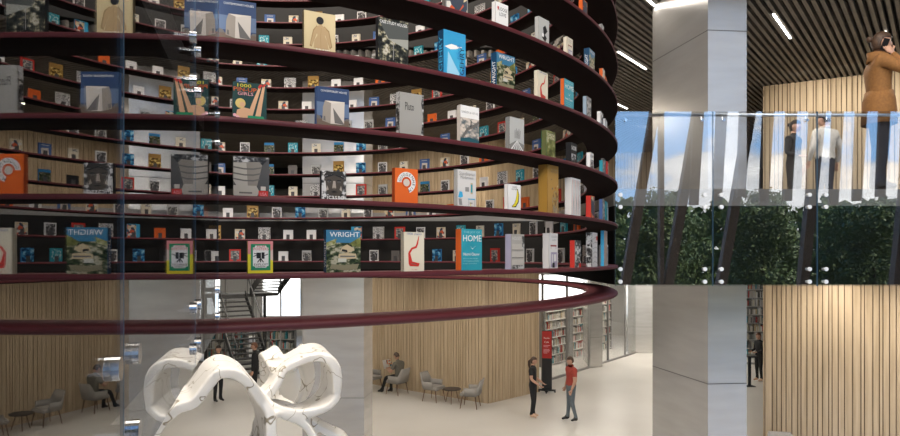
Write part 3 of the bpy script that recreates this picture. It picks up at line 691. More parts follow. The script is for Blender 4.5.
# the near gallery at the left: its dark edge clad in the same panes
A0 = math.radians(-15.9); CO = .19
u = Vector((math.sin(A0), math.cos(A0), 0)); nr = Vector((math.cos(A0), -math.sin(A0), 0))     # along, and to the right
ML = Matrix(((u.x, -nr.x, 0, -nr.x * CO), (u.y, -nr.y, 0, -nr.y * CO), (0, 0, 1, 0), (0, 0, 0, 1)))  # local -y faces the void
LJ = [-1.10, -.04, 1.035, 2.10, 3.175]
lab = ['near edge pane behind the viewpoint', 'near edge pane at the far left, mirroring the drum darkly', 'near edge pane between the blue glass edge and the next joint', 'furthest edge pane, ending against the drum']
for k in range(4):
    so = [(x, EYE + z) for x in (LJ[k] + .075, LJ[k + 1] - .068) for z in (.63, .505, -.150, -.268)]
    pane('mirror like glass, ' + lab[k], ML, LJ[k], LJ[k + 1], GZ0 - .02, GZ1, M_glassL, so, .0165, 'glass edge cladding of the near gallery', t=.004)
bm = bmesh.new(); box(bm, -1.1, 3.15, .06, 5.5, EYE - .29, MZ - .15, M=ML); struct('floor_gallery', bm, M_fascia)
bm = bmesh.new(); box(bm, -1.1, 3.15, .06, 5.5, MZ - .15, MZ, M=ML); struct('trim_3', bm, M_mfloor)

# ------------------------------------------------------------------ marble loop sculpture
def S(px, py, Y): return Vector((PX(px, Y), Y, EYE - (py - 256) / FPX * Y))
def catmull(P, closed=True, sub=10):
    out = []; n = len(P)
    for i in range(n if closed else n - 1):
        p = [P[(i + k - 1) % n] if closed else P[min(max(i + k - 1, 0), n - 1)] for k in range(4)]
        for s in range(sub):
            t = s / sub
            out.append(.5 * ((2 * p[1]) + (p[2] - p[0]) * t + (2 * p[0] - 5 * p[1] + 4 * p[2] - p[3]) * t * t + (3 * p[1] - p[0] - 3 * p[2] + p[3]) * t ** 3))
    if not closed: out.append(P[-1])
    return out
def ribbon(bm, P, thick, depth, axis, closed=True, tw=0.0):
    C = catmull(P, closed); n = len(C); rings = []
    if callable(axis): ax = [axis(i / n) for i in range(n)]
    else: ax = [Vector(axis)] * n
    for i in range(n):
        d = (C[(i + 1) % n] - C[i - 1]).normalized() if closed else (C[min(i + 1, n - 1)] - C[max(i - 1, 0)]).normalized()
        a = (ax[i] - d * ax[i].dot(d)).normalized(); b_ = d.cross(a)
        dep = depth(i / n) if callable(depth) else depth; th = thick(i / n) if callable(thick) else thick
        rings.append([bm.verts.new(C[i] + a * (dep * .5 * ca) + b_ * (th * .5 * cb)) for ca, cb in ((1, .85), (.93, 1), (-.93, 1), (-1, .85), (-1, -.85), (-.93, -1), (.93, -1), (1, -.85))])
    m = n if closed else n - 1
    for i in range(m):
        r0, r1 = rings[i], rings[(i + 1) % n]
        for k in range(8): bm.faces.new((r0[k], r0[(k + 1) % 8], r1[(k + 1) % 8], r1[k]))
    if not closed: bm.faces.new(rings[0][::-1]); bm.faces.new(rings[-1])
bm = bmesh.new(); Y = 9.0
pl = lambda pts: [S(x, y, yy) for x, y, yy in pts]
AX = Vector((-.52, .84, -.05))
ribbon(bm, pl([(282, 367, 8.9), (300, 356, 9.0), (317, 352, 9.1), (328, 359, 9.15), (331, 374, 9.2), (329, 391, 9.2), (321, 402, 9.1), (308, 409, 8.95), (291, 412, 8.8), (274, 408, 8.7), (263, 398, 8.75), (273, 384, 8.8)]), lambda t: 1.2 * (.085 + .03 * math.sin(6.28 * t) ** 2), lambda t: .64 + .14 * math.cos(6.28 * (t - .35)), lambda t: Vector((-.40, .90, .10 * math.sin(6.28 * t))))
ribbon(bm, pl([(150, 436, 8.2), (160, 416, 8.2), (176, 402, 8.2), (192, 395, 8.25), (203, 381, 8.3), (213, 369, 8.35), (226, 366, 8.4), (240, 373, 8.5), (251, 386, 8.6), (259, 400, 8.65), (264, 420, 8.6), (258, 448, 8.5), (225, 466, 8.3), (180, 464, 8.2), (156, 454, 8.2)]), 0.135, lambda t: .84 + .12 * math.cos(6.28 * (t - .55)), lambda t: Vector((-.44, .88, .05)))
ribbon(bm, pl([(273, 410, 8.7), (264, 434, 8.6), (266, 466, 8.6), (288, 486, 8.7), (312, 480, 8.8), (320, 456, 8.9), (310, 430, 8.9), (297, 415, 8.85)]), 0.10, .62, lambda t: Vector((-.35, .9, .1)))
ribbon(bm, pl([(283, 366, 8.95), (276, 361, 9.2), (268, 353, 9.6), (268, 376, 10.0), (275, 400, 10.2), (295, 406, 10.1), (308, 380, 9.9), (299, 354, 9.5)]), .09, .30, lambda t: Vector((.3, .9, .2)))
ribbon(bm, pl([(300, 412, 8.9), (314, 422, 9.0), (330, 431, 9.1), (346, 440, 9.2), (356, 470, 9.2), (350, 520, 9.1), (340, 582, 9.0)]), .09, .36, (-.3, .9, .1), closed=False)
ribbon(bm, pl([(178, 462, 8.2), (168, 500, 8.3), (172, 560, 8.4), (176, 606, 8.45)]), .13, .5, (.3, .9, .1), closed=False)
ribbon(bm, pl([(245, 460, 8.4), (250, 500, 8.5), (244, 560, 8.5), (240, 606, 8.5)]), .13, .5, (.6, .7, .1), closed=False)
ribbon(bm, pl([(290, 484, 8.7), (300, 530, 8.8), (290, 590, 8.8)]), .12, .5, (.5, .8, .1), closed=False)
sculp_tmp = mesh_obj('sculpt_tmp', bm, M_white)
m = sculp_tmp.modifiers.new('r', 'REMESH'); m.mode = 'VOXEL'; m.voxel_size = .022
m = sculp_tmp.modifiers.new('s', 'SMOOTH'); m.iterations = 3; m.factor = .5
dg = bpy.context.evaluated_depsgraph_get()
sme = bpy.data.meshes.new_from_object(sculp_tmp.evaluated_get(dg)); bpy.data.objects.remove(sculp_tmp)
zmin = min(v.co.z for v in sme.vertices)
for v in sme.vertices: v.co.z = max(v.co.z, 0.0) if zmin <= 0 else v.co.z - zmin
sme.materials.clear()
M_marble = mat('veined white marble', (.83, .81, .77), .28)
nt, bs = nodes(M_marble)
tc = nt.nodes.new('ShaderNodeTexCoord'); nz = nt.nodes.new('ShaderNodeTexNoise'); nz.inputs['Scale'].default_value = 1.1; nz.inputs['Detail'].default_value = 3
mxv = nt.nodes.new('ShaderNodeMix'); mxv.data_type = 'VECTOR'; mxv.inputs['Factor'].default_value = .45
wv = nt.nodes.new('ShaderNodeTexNoise'); wv.inputs['Scale'].default_value = 4.2; wv.inputs['Detail'].default_value = 2.0; wv.inputs['Roughness'].default_value = .4
nt.links.new(tc.outputs['Object'], nz.inputs['Vector']); nt.links.new(tc.outputs['Object'], mxv.inputs['A']); nt.links.new(nz.outputs['Color'], mxv.inputs['B']); nt.links.new(mxv.outputs['Result'], wv.inputs['Vector'])
rp = ramp(nt, [(.0, (.84, .82, .78)), (.488, (.84, .82, .78)), (.498, (.24, .20, .12)), (.502, (.26, .21, .13)), (.512, (.84, .82, .78)), (1, (.86, .84, .80))])
nt.links.new(wv.outputs['Fac'], rp.inputs['Fac']); nt.links.new(rp.outputs['Color'], bs.inputs['Base Color'])
so_ = from_mesh('marble_sculpture', sme, M_marble, smooth=True)
tag(so_, 'white veined marble sculpture of joined open loops, standing under the drum', 'sculpture')

# ------------------------------------------------------------------ chairs and low tables
M_uph = noise_mat('grey felt upholstery', [(.3, (.27, .25, .222)), (.7, (.33, .305, .275))], (60, 60, 60), rough=.9)
M_legw = mat('walnut leg', (.16, .09, .05), .5)
def chair_parts():
    """armchair, seat facing -y: shell with wrap-round arms, four tapered legs"""
    out = {}
    bm = bmesh.new(); box(bm, -.27, .27, -.27, .25, .36, .46)
    bmesh.ops.bevel(bm, geom=bm.edges[:], offset=.03, segments=3, affect='EDGES'); out['seat'] = bm
    bm = bmesh.new(); N = 30; P = []
    sg = lambda v, e: math.copysign(abs(v) ** e, v)
    for i in range(N + 1):
        a = PI * (-.10 + 1.20 * i / N); q = (math.sin(a) - .70) / .16; back = max(0, min(1, q)); back = back * back * (3 - 2 * back)
        x, y = .315 * sg(math.cos(a), .55), .02 + .28 * sg(math.sin(a), .55); top = .615 + .245 * back; lean = .10 * back
        P.append((x, y, .40, top, lean))
    lo, li, ho, hi = [], [], [], []
    for x, y, z0, z1, ln in P:
        k = .87
        lo.append(bm.verts.new((x, y, z0))); li.append(bm.verts.new((x * k, .03 + (y - .03) * k, z0))); ho.append(bm.verts.new((x * 1.04, y + ln, z1))); hi.append(bm.verts.new((x * .92, .03 + (y - .03) * k + ln, z1)))
    for i in range(N):
        for a_, b_ in ((lo, ho), (ho, hi), (hi, li), (li, lo)): bm.faces.new((a_[i], a_[i + 1], b_[i + 1], b_[i]))
    bm.faces.new((lo[0], ho[0], hi[0], li[0])); bm.faces.new((lo[-1], li[-1], hi[-1], ho[-1]))
    bmesh.ops.recalc_face_normals(bm, faces=bm.faces); bmesh.ops.bevel(bm, geom=[e for e in bm.edges if e.calc_length() < .06 and False] or [], offset=.01) if False else None
    out['backrest'] = bm
    legs = []
    for sx in (-1, 1):
        for sy in (-1, 1):
            bm = bmesh.new(); tube(bm, [(sx * .21, sy * .19, .38), (sx * .26, sy * .25, 0)], [.02, .011], 8); legs.append(bm)
    return out, legs
parts_, legs_ = chair_parts()
CH = {}
for k, bm in parts_.items():
    me = bpy.data.meshes.new(k); bm.to_mesh(me); bm.free(); me.materials.append(M_uph); CH[k] = me
    for p in me.polygons: p.use_smooth = (k == 'backrest')
LG = []
for bm in legs_:
    me = bpy.data.meshes.new('leg'); bm.to_mesh(me); bm.free(); me.materials.append(M_legw); LG.append(me)
def armchair(x, y, rz, label, z=0):
    r = empty('armchair', (x, y, z), rz); tag(r, label, 'chair', 'grey armchairs along the timber wall')
    for k, me in CH.items(): from_mesh(k, me, [], r)
    for me in LG: from_mesh('leg', me, [], r)
    return r
DL = math.atan2(-.79, -.62)      # facing left along the timber wall
def face(dx, dy): return math.atan2(dx, -dy)          # turn so that local -y looks along (dx, dy)
armchair(-1.71, 21.35, face(-.79, .55), 'grey armchair with the reading man sitting in it')
armchair(-2.62, 22.05, face(.75, -.6), 'grey armchair half hidden behind the grey pier')
armchair(-.50, 20.35, face(.85, -.50), 'empty grey armchair at the timber wall, left of the dark low table')
armchair(.60, 19.45, face(-.95, .25), 'empty grey armchair nearest the timber wall corner')
armchair(PX(785, 13.15), 13.15, face(-.2, -1), 'pale chair back just showing at the foot of the right timber wall')
def low_table(x, y, label):
    r = empty('low_table', (x, y, 0)); tag(r, label, 'table', 'dark low tables between armchairs')
    bm = bmesh.new(); g = bmesh.ops.create_cone(bm, cap_ends=True, segments=28, radius1=.27, radius2=.28, depth=.03)
    for v in bm.verts: v.co.z += .42
    mesh_obj('tabletop', bm, mat('dark stained top', (.055, .042, .035), .5), r)
    for k in range(3):
        a = 2.1 * k + .4; bm = bmesh.new(); tube(bm, [(.12 * math.cos(a), .12 * math.sin(a), .41), (.24 * math.cos(a), .24 * math.sin(a), 0)], [.014, .01], 8); mesh_obj('leg', bm, M_legw, r)
low_table(.06, 20.05, 'dark low table between the two empty armchairs')

# ------------------------------------------------------------------ people
M_skin = noise_mat('skin', [(.3, (.44, .245, .165)), (.7, (.52, .30, .21))], (20, 20, 20), rough=.55)
M_eye, M_lip = mat('eye', (.02, .018, .016), .2), mat('lip', (.32, .10, .085), .5)
M_hairb, M_hairr = noise_mat('brown hair', [(.4, (.035, .018, .010)), (.6, (.085, .045, .024))], (120, 120, 18), rough=.5), noise_mat('auburn hair', [(.4, (.12, .045, .018)), (.6, (.20, .08, .035))], (120, 120, 18), rough=.5)
M_hairk = noise_mat('dark hair', [(.4, (.012, .009, .008)), (.6, (.03, .02, .015))], (120, 120, 18), rough=.5)
def cloth(n, c): return noise_mat('cloth ' + n, [(.3, tuple(v * .85 for v in c)), (.7, tuple(min(1, v * 1.12) for v in c))], (40, 40, 40), rough=.85)
def person(label, loc, rz, pose=None, H=1.75, top=None, sleeve='long', legs=None, shoe=None, hair=None, hairstyle='short', head_yaw=0.0, head_pitch=0.0, female=False, skirt=False, coat=None, bulk=1.0, objs=None):
    """one continuous skinned body, facing -y locally; joints in metres for a 1.75 m figure"""
    J = dict(pelvis=(0, 0, .95), waist=(0, 0, 1.08), chest=(0, .01, 1.27), upper=(0, .01, 1.40), neck=(0, .005, 1.48), skull=(0, -.01, 1.56))
    sw = .155 if female else .185; hw = .085
    for s, n in ((-1, 'r'), (1, 'l')):
        J.update({'sh' + n: (s * sw, .01, 1.41), 'el' + n: (s * (sw + .06), .03, 1.13), 'wr' + n: (s * (sw + .07), -.05, .89), 'hip' + n: (s * hw, 0, .90), 'kn' + n: (s * (hw + .01), -.015, .50), 'an' + n: (s * (hw + .015), .025, .09), 'toe' + n: (s * (hw + .03), -.14, .045), 'heel' + n: (s * (hw + .015), .055, .04)})
    if pose: J.update(pose)
    k = H / 1.75
    J = {a: Vector(v) * k for a, v in J.items()}
    R = dict(pelvis=(.165 if not female else .165, .115), waist=(.135 if female else .150, .105), chest=(.155 if female else .175, .12), upper=(.135 if female else .15, .10), neck=(.058, .058), skull=(.055, .06))
    for n in 'rl': R.update({'sh' + n: (.070, .07), 'el' + n: (.047, .047), 'wr' + n: (.031, .031), 'hip' + n: (.105, .10), 'kn' + n: (.066, .066), 'an' + n: (.043, .043), 'toe' + n: (.036, .032), 'heel' + n: (.036, .036)})
    E = [('pelvis', 'waist'), ('waist', 'chest'), ('chest', 'upper'), ('upper', 'neck'), ('neck', 'skull')]
    for n in 'rl': E += [('upper', 'sh' + n), ('sh' + n, 'el' + n), ('el' + n, 'wr' + n), ('pelvis', 'hip' + n), ('hip' + n, 'kn' + n), ('kn' + n, 'an' + n), ('an' + n, 'toe' + n), ('an' + n, 'heel' + n)]
    zone = lambda a, b_: 'shoe' if ('toe' in b_ or 'heel' in b_) else 'legs' if a[:2] in ('hi', 'kn') or b_[:2] in ('hi', 'kn') else 'skin' if b_ in ('skull',) else ('fore' if b_[:2] == 'wr' else 'top')
    bm = bmesh.new(); sk = bm.verts.layers.skin.verify(); V = {}
    loose = {'top': 1.0, 'fore': 1.0, 'legs': 1.0, 'skin': 1.0, 'shoe': 1.0}
    for a, p in J.items():
        v = bm.verts.new(p); V[a] = v; q = v[sk]; f = k * (bulk if a in ('waist', 'chest', 'upper', 'pelvis', 'shr', 'shl', 'elr', 'ell') else 1)
        q.radius = (R[a][0] * f, R[a][1] * f); q.use_root = (a == 'pelvis')
    for a, b_ in E: bm.edges.new((V[a], V[b_]))
    me = bpy.data.meshes.new('t'); bm.to_mesh(me); bm.free(); t = link(bpy.data.objects.new('t', me))
    t.modifiers.new('k', 'SKIN').use_smooth_shade = True; sd = t.modifiers.new('s', 'SUBSURF'); sd.levels = 2; sd.render_levels = 2
    dg = bpy.context.evaluated_depsgraph_get(); body = bpy.data.meshes.new_from_object(t.evaluated_get(dg)); bpy.data.objects.remove(t)
    mats = [M_skin, top, legs, shoe, M_eye, M_lip]; body.materials.clear()
    for p in body.polygons:
        c = p.center; best = None
        for a, b_ in E:
            A, B = J[a], J[b_]; d = B - A; tt = max(0, min(1, (c - A).dot(d) / d.length_squared)); rr = (R[a][0] * (1 - tt) + R[b_][0] * tt) * k
            q = ((c - A - d * tt).length - rr * .9); 
            if best is None or q < best[0]: best = (q, zone(a, b_), tt, a, b_)
        z, tt, a = best[1], best[2], best[3]
        if z == 'top' and a[:2] == 'sh' and sleeve == 'short' and tt > .62: z = 'skin'
        if z == 'top' and a == 'upper' and best[4] == 'neck' and tt > .12: z = 'skin'
        if z == 'fore': z = 'skin' if sleeve == 'short' or tt > .93 else 'top'
        if z == 'legs' and a[:2] == 'kn' and skirt: z = 'skin'
        if z == 'legs' and a == 'pelvis' and c.z > J['pelvis'].z + .03 * k: z = 'top'
        if z == 'top' and a == 'pelvis' and tt < .12: z = 'legs'
        p.material_index = {'skin': 0, 'top': 1, 'legs': 2, 'shoe': 3}[z]; p.use_smooth = True
    bm = bmesh.new(); bm.from_mesh(body); bpy.data.meshes.remove(body)
    # head
    hc = J['skull'] + Vector((0, -.015, .075)) * k
    HM = Matrix.Translation(hc) @ Matrix.Rotation(head_yaw, 4, 'Z') @ Matrix.Rotation(head_pitch, 4, 'X')
    n0 = len(bm.verts)
    hv = []
    def add(vs): hv.extend(vs)
    vs = sphere(bm, (0, 0, 0), 1, 0, 22, 16)
    for v in vs:
        x, y, z = v.co; 
        jaw = 1 - .30 * max(0, -z) ** 1.3
        X, Y_, Z = .077 * x * jaw, .098 * y * (1 - .12 * max(0, -z)) , .118 * z
        if y < -.5: Y_ += .012 * (-y - .5)
        if y < -.72 and -.35 < z < .15 and abs(x) < .22: Y_ -= .020 * (1 - abs(x) / .22) * (1 if z < -.05 else .5)
        if y < -.6 and .0 < z < .28 and .2 < abs(x) < .6: Y_ += .006
        v.co = Vector((X, Y_, Z)) * k
    add(vs)
    for s in (-1, 1):
        add(sphere(bm, (s * .031 * k, -.082 * k, .012 * k), (.011 * k, .007 * k, .006 * k), 4, 8, 6)); add(sphere(bm, (s * .078 * k, .004 * k, -.004 * k), (.012 * k, .02 * k, .032 * k), 0, 8, 6))
    add(sphere(bm, (0, -.083 * k, -.058 * k), (.022 * k, .008 * k, .006 * k), 5, 8, 6))
    for v in hv: v.co = HM @ v.co
    # hands: palm, four unequal bent fingers, thumb from the side of the palm
    for n, s in (('r', -1), ('l', 1)):
        W, El = J['wr' + n], J['el' + n]; d = (W - El).normalized(); side = Vector((0, -1, 0)) if abs(d.y) < .75 else Vector((-s, 0, 0))
        side = (side - d * side.dot(d)).normalized(); nm = d.cross(side) * s          # nm: palm normal
        pv = sphere(bm, (0, 0, 0), (1, 1, 1), 0, 10, 8)
        for v in pv:
            q = v.co.copy(); v.co = W + d * (.045 + .055 * q.z) * k + side * (.040 * q.x) * k + nm * (.017 * q.y) * k
        for i, (o_, L) in enumerate(((.029, .068), (.010, .078), (-.010, .073), (-.028, .057))):
            p0 = W + (d * .082 + side * o_) * k; p1 = p0 + (d * .9 - nm * .25) * L * .45 * k; p2 = p1 + (d * .7 - nm * .65) * L * .3 * k; p3 = p2 + (d * .35 - nm * .9) * L * .25 * k
            tube(bm, [p0 - d * .02 * k, p1, p2, p3], [.0095 * k, .009 * k, .008 * k, .006 * k], 7, 0)
        p0 = W + (d * .03 + side * .028) * k; tube(bm, [p0, p0 + (d * .025 + side * .028) * k, p0 + (d * .055 + side * .034 - nm * .012) * k], [.012 * k, .0105 * k, .007 * k], 7, 0)
    for f in bm.faces: f.smooth = True
    root = mesh_obj('person', bm, mats); tag(root, label, 'person'); root.location = loc; root.rotation_euler = (0, 0, rz)
    # hair
    hb = bmesh.new(); vs = sphere(hb, (0, 0, 0), 1, 0, 24, 18)
    dele = [v for v in vs if (v.co.z < (.30 if hairstyle != 'fringe' else .22) and v.co.y < -.10) or (v.co.z < -.45 - (.25 if hairstyle in ('pony', 'bun') else 0)) or (v.co.z < -.05 and v.co.y < .18)]
    bmesh.ops.delete(hb, geom=dele, context='VERTS')
    rr = random.Random(len(label))
    for v in hb.verts:
        x, y, z = v.co; jaw = 1 - .2 * max(0, -z); w = 1 + rr.uniform(-.012, .02)
        v.co = Vector((.085 * x * jaw * w, .106 * y * w, (.129 if z > 0 else .118) * z * w)) * k
    if hairstyle == 'bun': sphere(hb, (0, .115 * k, .05 * k), (.036 * k, .034 * k, .034 * k), 0, 10, 8)
    if hairstyle == 'pony': tube(hb, [(0, .09 * k, .03 * k), (0, .135 * k, -.02 * k), (0, .14 * k, -.12 * k), (0, .12 * k, -.25 * k)], [.02 * k, .032 * k, .030 * k, .008 * k], 9)
    for v in hb.verts: v.co = HM @ v.co
    ho = mesh_obj('hair', hb, hair, root, smooth=True); sm = ho.modifiers.new('thick', 'SOLIDIFY'); sm.thickness = .008
    if coat: coat(root, J, k)
    return root, J, k

blk, navy, redc, jean, nude = cloth('black', (.012, .012, .013)), cloth('navy', (.02, .023, .035)), cloth('red', (.33, .045, .03)), cloth('grey denim', (.13, .155, .17)), mat('nude leather', (.55, .36, .24), .4)
bkshoe, beige, brown, olive = mat('black leather', (.012, .011, .01), .35), cloth('pale grey knit', (.50, .47, .43)), cloth('rust brown wool', (.235, .105, .028)), cloth('olive grey', (.13, .12, .095))
# talking pair on the floor
person('woman in black with a brown ponytail and nude shoes, facing the man in red', (PX(533, 18.2), 18.2, 0), face(.9, -.35), dict(elr=(-.21, .0, 1.14), wrr=(-.17, -.22, .98), ell=(.21, .0, 1.14), wrl=(.14, -.24, 1.0), knr=(-.08, -.03, .5), anr=(-.07, .03, .10)), 1.68, blk, 'short', blk, nude, M_hairb, 'pony', female=True)
person('man in a red polo shirt and grey jeans, facing the woman in black', (PX(571, 17.85), 17.85, 0), face(-.93, -.25), dict(ell=(.26, .0, 1.13), wrl=(.22, -.09, .88), anl=(.12, .10, .09), toel=(.15, -.07, .045), heell=(.12, .13, .04), anr=(-.11, -.05, .09), toer=(-.13, -.22, .045), heelr=(-.11, -.02, .04)), 1.74, redc, 'short', jean, bkshoe, M_hairb, bulk=1.15)
# reader in the armchair
SIT = dict(pelvis=(0, .07, .56), waist=(0, .10, .69), chest=(0, .09, .88), upper=(0, .06, 1.01), neck=(0, .03, 1.09), skull=(0, -.01, 1.165))
for s, n in ((-1, 'r'), (1, 'l')):
    SIT.update({'sh' + n: (s * .185, .05, 1.01), 'el' + n: (s * .27, -.06, .76), 'wr' + n: (s * .13, -.27, .80), 'hip' + n: (s * .095, .03, .55), 'kn' + n: (s * .11, -.37, .54), 'an' + n: (s * .11, -.33 - (.22 if s > 0 else 0), .10), 'toe' + n: (s * .12, -.50 - (.22 if s > 0 else 0), .05), 'heel' + n: (s * .11, -.29 - (.22 if s > 0 else 0), .045)})
pr, Jr, kr = person('seated man in an olive shirt reading an open magazine', (-1.71, 21.35, -.02), face(-.79, .55), SIT, 1.75, olive, 'short', blk, bkshoe, M_hairb, head_pitch=.35, bulk=1.12)
mg = empty('magazine'); mg.matrix_world = pr.matrix_world
mg.location = pr.location; mg.rotation_euler = pr.rotation_euler
tag(mg, 'open magazine held by the seated man', 'magazine')
for s, m_ in ((-1, PH_mix), (1, C_pale)):
    b = bmesh.new(); vs = [b.verts.new(p) for p in ((0, -.40, .80), (s * .21, -.37, .82), (s * .21, -.45, 1.10), (0, -.48, 1.08))]
    b.faces.new(vs); o = mesh_obj('magazine_page', b, m_, mg); sm = o.modifiers.new('t', 'SOLIDIFY'); sm.thickness = .006
# stair visitors
person('man in a black suit with auburn hair standing behind the sculpture', (PX(255, 20.6), 20.6, 0), face(-.95, -.2), None, 1.76, blk, 'long', blk, bkshoe, M_hairr, bulk=1.12)
person('person in dark clothes near the stair, seen through the front loop', (PX(218, 20.2), 20.2, 0), face(.8, -.6), None, 1.72, navy, 'short', blk, bkshoe, M_hairk, female=True)
person('auburn haired person in black holding papers, beside the right timber wall', (PX(759, 23.5), 23.5, 0), face(-.9, -.3), dict(elr=(-.21, 0, 1.14), wrr=(-.13, -.24, 1.08), ell=(.21, 0, 1.14), wrl=(.12, -.24, 1.08)), 1.72, blk, 'long', blk, nude, M_hairr, female=True)
# gallery visitors
person('woman in black on the gallery, dark hair in a bun, left of the pale sweater', (PX(794, 11.7), 11.7, MZ), face(.55, -.8), dict(elr=(-.21, .02, 1.14), wrr=(-.14, -.18, 1.08), ell=(.21, .03, 1.13), wrl=(.20, -.02, .90)), 1.70, blk, 'long', blk, bkshoe, M_hairk, 'bun', female=True)
person('man in a pale sweater and dark trousers on the gallery, seen from behind', (PX(825, 11.4), 11.4, MZ), face(-.25, .95), dict(elr=(-.30, .03, 1.15), wrr=(-.30, -.04, .92), ell=(.30, .04, 1.14), wrl=(.26, -.07, .93)), 1.76, beige, 'long', navy, bkshoe, M_hairk, head_yaw=.5, bulk=1.15)
def coat_phone(root, Jt, k):
    # loose wool coat: skirt of the coat and stand collar, buttons down the front
    bm = bmesh.new(); N = 28; prof = [(.155, .135, 1.10), (.19, .155, 1.0), (.205, .165, .88), (.21, .17, .74)]
    rings = [[bm.verts.new((a * math.cos(2 * PI * i / N) * k, b_ * math.sin(2 * PI * i / N) * k, z * k)) for i in range(N)] for a, b_, z in prof]
    for r0, r1 in zip(rings, rings[1:]):
        for i in range(N): bm.faces.new((r0[i], r1[i], r1[(i + 1) % N], r0[(i + 1) % N]))
    o = mesh_obj('coat_skirt', bm, brown, root, smooth=True); o.modifiers.new('t', 'SOLIDIFY').thickness = .012
    bm = bmesh.new(); prof = [(.105, .105, 1.41), (.085, .09, 1.46), (.09, .095, 1.52)]
    rings = [[bm.verts.new((a * math.cos(2 * PI * i / N + .0) * k, (.01 + b_ * math.sin(2 * PI * i / N)) * k, (z + .015 * math.sin(2 * PI * i / N)) * k)) for i in range(N)] for a, b_, z in prof]
    for r0, r1 in zip(rings, rings[1:]):
        for i in range(N):
            if not 19 <= i <= 22: bm.faces.new((r0[i], r1[i], r1[(i + 1) % N], r0[(i + 1) % N]))
    o = mesh_obj('collar', bm, brown, root, smooth=True); o.modifiers.new('t', 'SOLIDIFY').thickness = .014
PM = (PX(879, 7.25), 7.25, MZ)
ph, Jp, kp = person('man in a rust brown coat on the gallery, holding a phone to his ear', PM, face(.93, -.30), dict(elr=(-.26, -.21, 1.24), wrr=(-.138, -.085, 1.49), ell=(.26, -.02, 1.13), wrl=(.20, -.14, .92)), 1.75, brown, 'long', navy, bkshoe, M_hairb, 'bun', head_yaw=0, bulk=1.13, coat=coat_phone)
pe = empty('phone'); tag(pe, 'dark phone held against the ear of the man in brown', 'phone'); pe.location = PM; pe.rotation_euler = ph.rotation_euler
b = bmesh.new(); box(b, -.004, .004, -.029, .029, -.060, .066, M=Matrix.Translation((-.094, -.030, 1.592)) @ Matrix.Rotation(.35, 4, 'X')); mesh_obj('phone_body', b, mat('phone black', (.006, .006, .007), .7, spec=.1), pe)
b = bmesh.new(); box(b, .004, .005, -.026, .026, -.056, .060, M=Matrix.Translation((-.094, -.030, 1.592)) @ Matrix.Rotation(.35, 4, 'X')); mesh_obj('screen', b, M_steel, pe)

# ------------------------------------------------------------------ sign totem, kiosk post
tt = empty('sign_totem', (PX(547, 21.6), 21.6, 0), face(-.25, -.97)); tag(tt, 'tall black sign totem with a red upper panel, behind the woman in black', 'sign')
b = bmesh.new(); box(b, -.16, .16, -.03, .03, .10, 2.02); mesh_obj('post_panel', b, M_black, tt)
b = bmesh.new(); box(b, -.155, .155, -.036, -.03, 1.12, 2.0); mesh_obj('red_panel', b, K('sign red', (.40, .035, .03)), tt)
b = bmesh.new(); box(b, -.28, .28, -.05, .05, .05, .10); box(b, -.05, .05, -.22, .22, .05, .10); mesh_obj('base', b, M_black, tt)
for x, y in ((-.26, 0), (.26, 0), (0, -.2), (0, .2)):
    b = bmesh.new(); disc_y(b, (x, .028), .028, y - .02, y + .02, 12); mesh_obj('caster', b, M_black, tt)
At = Art(tt, .31, 2.0, .076); 
At.text('Reader', .18, .875, .82, .905, C_white, 'lettering'); At.text('Cafe', .22, .81, .72, .84, C_white, 'lettering')
for v in (.765, .735, .705, .675, .645, .615): At.text('open daily', .14, v, .78, v + .014, C_pink, 'small_lettering') if False else None
At.begin()
for v, w_ in ((.765, .7), (.742, .5), (.70, .62), (.68, .66), (.66, .58), (.64, .4)): At.rect(.14, v, .14 + w_, v + .009, C_pink)
At.end('small_lettering')
kt = empty('kiosk_post', (PX(749.5, 22.6), 22.6, 0)); tag(kt, 'slim black post with an angled top beside the right pier', 'kiosk')
b = bmesh.new(); box(b, -.045, .045, -.03, .03, 0.02, 1.05); mesh_obj('post', b, M_black, kt)
b = bmesh.new(); box(b, -.16, .16, -.12, .12, 1.04, 1.09, M=Matrix.Translation((0, 0, .0)) @ Matrix.Rotation(.12, 4, 'X')); mesh_obj('screen_head', b, M_black, kt)
b = bmesh.new(); box(b, -.15, .15, -.15, .15, 0, .02); mesh_obj('base_plate', b, M_black, kt)

# ------------------------------------------------------------------ stair at the back left
st = empty('staircase', (-8.8, 25.7, 0), -.88); tag(st, 'dark steel double flight staircase behind the sculpture', 'staircase')
def flight(x0, z0, x1, z1, y0, y1, nst):
    for yy in (y0, y1):
        b = bmesh.new(); d = Vector((x1 - x0, 0, z1 - z0)); vs = []
        for yo in (yy - .02, yy + .02): vs += [b.verts.new(p) for p in ((x0, yo, z0 - .12), (x1, yo, z1 - .12), (x1, yo, z1 + .18), (x0, yo, z0 + .18))]
        for f in ((0, 1, 2, 3), (7, 6, 5, 4), (0, 4, 5, 1), (1, 5, 6, 2), (2, 6, 7, 3), (3, 7, 4, 0)): b.faces.new([vs[i] for i in f])
        mesh_obj('stringer', b, M_darksteel, st)
        b = bmesh.new(); tube(b, [(x0, yy, z0 + 1.0), (x1, yy, z1 + 1.0)], .03, 8)
        for i in range(6):
            t_ = (i + .5) / 6; xx = x0 + (x1 - x0) * t_; zz = z0 + (z1 - z0) * t_; tube(b, [(xx, yy, zz + .1), (xx, yy, zz + 1.0)], .012, 6)
        mesh_obj('handrail', b, M_darksteel, st)
    for i in range(nst):
        t_ = (i + .5) / nst; xx = x0 + (x1 - x0) * t_; zz = z0 + (z1 - z0) * t_
        b = bmesh.new(); box(b, xx - .15, xx + .15, y0, y1, zz - .02, zz + .02); mesh_obj('tread', b, M_darksteel, st)
flight(2.4, 0.1, -.1, 2.9, -.4, .9, 17); flight(-.1, 2.98, 1.5, 4.0, 1.1, 2.3, 8)
